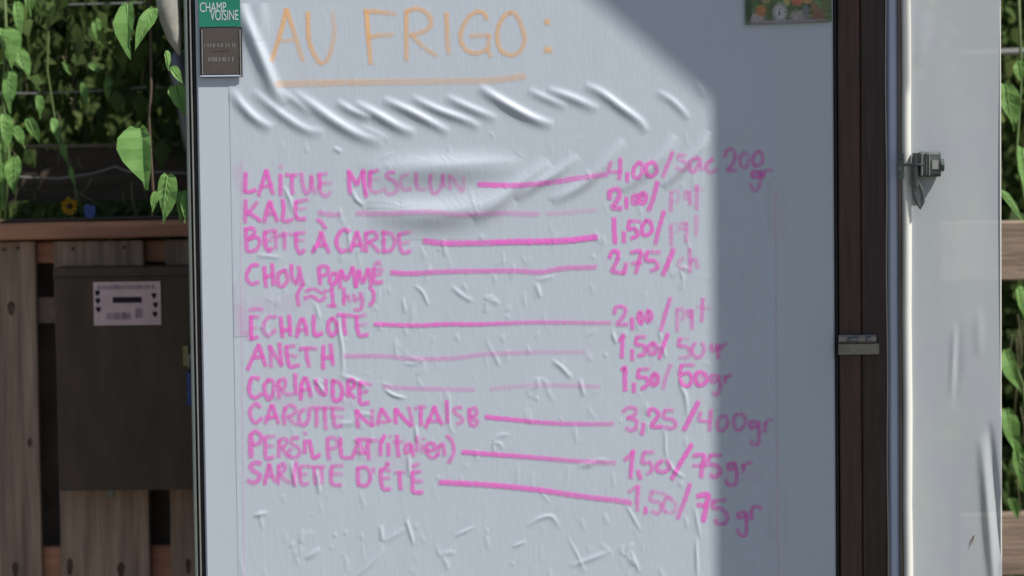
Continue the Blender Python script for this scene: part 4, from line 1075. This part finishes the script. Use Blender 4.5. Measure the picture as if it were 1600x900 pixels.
tag(ds, 'thin dry stems and grass blades hanging among the vine leaves', 'dry stems')

# flower and blue scrap on the planter
def flower(px, py, y, r):
    c = P(px, py, y)
    t = thing('yellow_flower', 'yellow daisy with a dark centre standing just above the reddish top rail', 'flower', tuple(c))
    for k in range(11):
        a_ = 2 * math.pi * k / 11 + random.uniform(-.1, .1)
        L_ = r * random.uniform(.85, 1.1)
        ux, uz = math.cos(a_), math.sin(a_)
        w = r * .2
        vs = [(ux * r * .25 - uz * w * .6, 0, uz * r * .25 + ux * w * .6), (ux * r * .25 + uz * w * .6, 0, uz * r * .25 - ux * w * .6),
              (ux * L_ * .8 + uz * w, -.004, uz * L_ * .8 - ux * w), (ux * L_, -.002, uz * L_), (ux * L_ * .8 - uz * w, -.004, uz * L_ * .8 + ux * w)]
        me = bpy.data.meshes.new('petal'); me.from_pydata(vs, [], [(0, 1, 2, 3, 4)]); me.update()
        link('petal', me, M['petal'], t)
    link('eye', tube_mesh([(0, -.006, 0), (0, .002, 0)], [r * .3, r * .34], 10), M['flower_eye'], t)
    link('stem', tube_mesh([(0, .002, 0), (.004, .004, -.03), (.002, .006, -.12)], .0016, 6), M['green_stem'], t)
flower(109, 322, .50, .016)
bl = link('plastic_tag', prism_mesh([(X(x, .47, 330), Z(y, .47, 140)) for x, y in ((131, 322), (138, 318), (144, 322), (149, 320), (150, 333), (145, 341), (134, 339), (132, 331))][::-1], .465, .472), M['blue'])
tag(bl, 'small blue plastic tag beside the yellow flower', 'tag')

# ------------------------------------------------------------------ hedge: many small leaves
def leaf_cloud(name, n, xr, yr, zr, s0, s1, m, seed, dens=None):
    r_ = np.random.default_rng(seed)
    c = np.stack([r_.uniform(*xr, n), r_.uniform(*yr, n), r_.uniform(*zr, n)], 1)
    nz_ = np.sin(c[:, 0] * 19 + 1.3 * np.sin(c[:, 2] * 13)) + np.sin(c[:, 2] * 17 + c[:, 1] * 9) + np.sin(c[:, 0] * 41 + c[:, 2] * 31)
    keep = nz_ > -0.9 if dens is None else nz_ > dens
    c = c[keep]
    n = len(c)
    L_ = r_.uniform(s0, s1, n)[:, None]
    # mostly hanging leaves
    ax = np.stack([r_.normal(0, .45, n), r_.normal(-.15, .4, n), -np.abs(r_.normal(1, .3, n))], 1)
    ax /= np.linalg.norm(ax, axis=1)[:, None]
    up = r_.normal(0, 1, (n, 3)); up[:, 1] -= .9; up[:, 2] += .4
    sd = np.cross(ax, up); sd /= np.linalg.norm(sd, axis=1)[:, None]
    nn = np.cross(sd, ax)
    w = L_ * r_.uniform(.22, .42, n)[:, None]
    v0 = c
    v1 = c + ax * L_ * .35 + sd * w - nn * w * .25
    v2 = c + ax * L_
    v3 = c + ax * L_ * .35 - sd * w - nn * w * .25
    V = np.stack([v0, v1, v2, v3], 1).reshape(-1, 3)
    me = bpy.data.meshes.new(name)
    me.vertices.add(n * 4)
    me.vertices.foreach_set('co', V.astype(np.float32).ravel())
    i = np.arange(n) * 4
    F = np.stack([i, i + 1, i + 2, i, i + 2, i + 3], 1)
    me.loops.add(n * 6)
    me.loops.foreach_set('vertex_index', F.ravel().astype(np.int32))
    me.polygons.add(n * 2)
    me.polygons.foreach_set('loop_start', np.arange(0, n * 6, 3, dtype=np.int32))
    me.update(calc_edges=True)
    o = link(name, me, m)
    o['kind'] = 'stuff'
    return o
h = leaf_cloud('hedge_foliage', 60000, (-2.0, 2.0), (.78, 1.5), (0.02, 2.3), .018, .050, M['leaf_dark'], 3, dens=-1.5)
tag(h, 'dense dark green hedge leaves behind the fence and the fridge', 'hedge')
hb = leaf_cloud('hedge_depths', 26000, (-2.6, 2.6), (1.5, 2.3), (0.02, 3.0), .09, .17, M['leaf_dark'], 5, dens=-3)
tag(hb, 'darker inner leaves at the back of the hedge', 'hedge')
h2 = leaf_cloud('ground_cover', 2600, (X(-100, .6), X(300, .6)), (.56, .68), (Z(352, .6, 150), Z(312, .6, 150)), .015, .04, M['leaf_dark'], 9, dens=-2)
tag(h2, 'low green plants peeping over the reddish top rail', 'ground cover')
h4 = leaf_cloud('olive_foliage', 5000, (-2.0, 2.0), (.70, 1.0), (Z(226, .7, 150), 2.3), .014, .045, M['leaf_olive'], 29, dens=-.9)
tag(h4, 'olive and brownish leaves mixed through the front of the hedge', 'hedge')
h3 = leaf_cloud('vine_foliage', 3000, (X(-100, .6), X(300, .6)), (.50, .74), (Z(235, .6, 150), 2.3), .02, .055, M['leaf_dark'], 19, dens=-.2)
tag(h3, 'loose smaller vine leaves hanging in front of the hedge at the left', 'vine foliage')

# ------------------------------------------------------------------ unseen boards, added and shaped to cast the shadow on the fridge front
def sh_pt(px, py, yc):
    p = P(px, py, 0.0)
    t = -yc / -SUN_TO.y if False else (-yc) / (-SUN_TO.y)
    return p + SUN_TO * t
NY = -0.52
nb = thing('shadow_caster', 'grey wooden boards added outside the view to cast the shadow on the fridge', 'shadow caster', (sh_pt(1250, 400, NY).x, NY, 0))
l0, r0 = sh_pt(1111, 500, NY - .004).x, sh_pt(1408, 500, NY + .004).x
sub(nb, 'caster_post', box_mesh(l0, r0, NY - .004, NY + .004, 0.0, sh_pt(1105, 166, NY).z, 0.002), M['caster_wood'])
c_ = [sh_pt(x_, y_, NY - .012) for x_, y_ in ((1111, 170), (1107, 158), (1045, 102), (930, 2), (780, -120), (780, -330))]
poly = [(p.x, p.z) for p in c_] + [(r0 + .02, c_[-1].z), (r0 + .02, c_[0].z)]
sub(nb, 'caster_top', prism_mesh(poly, NY - .013, NY - .005), M['caster_wood'])
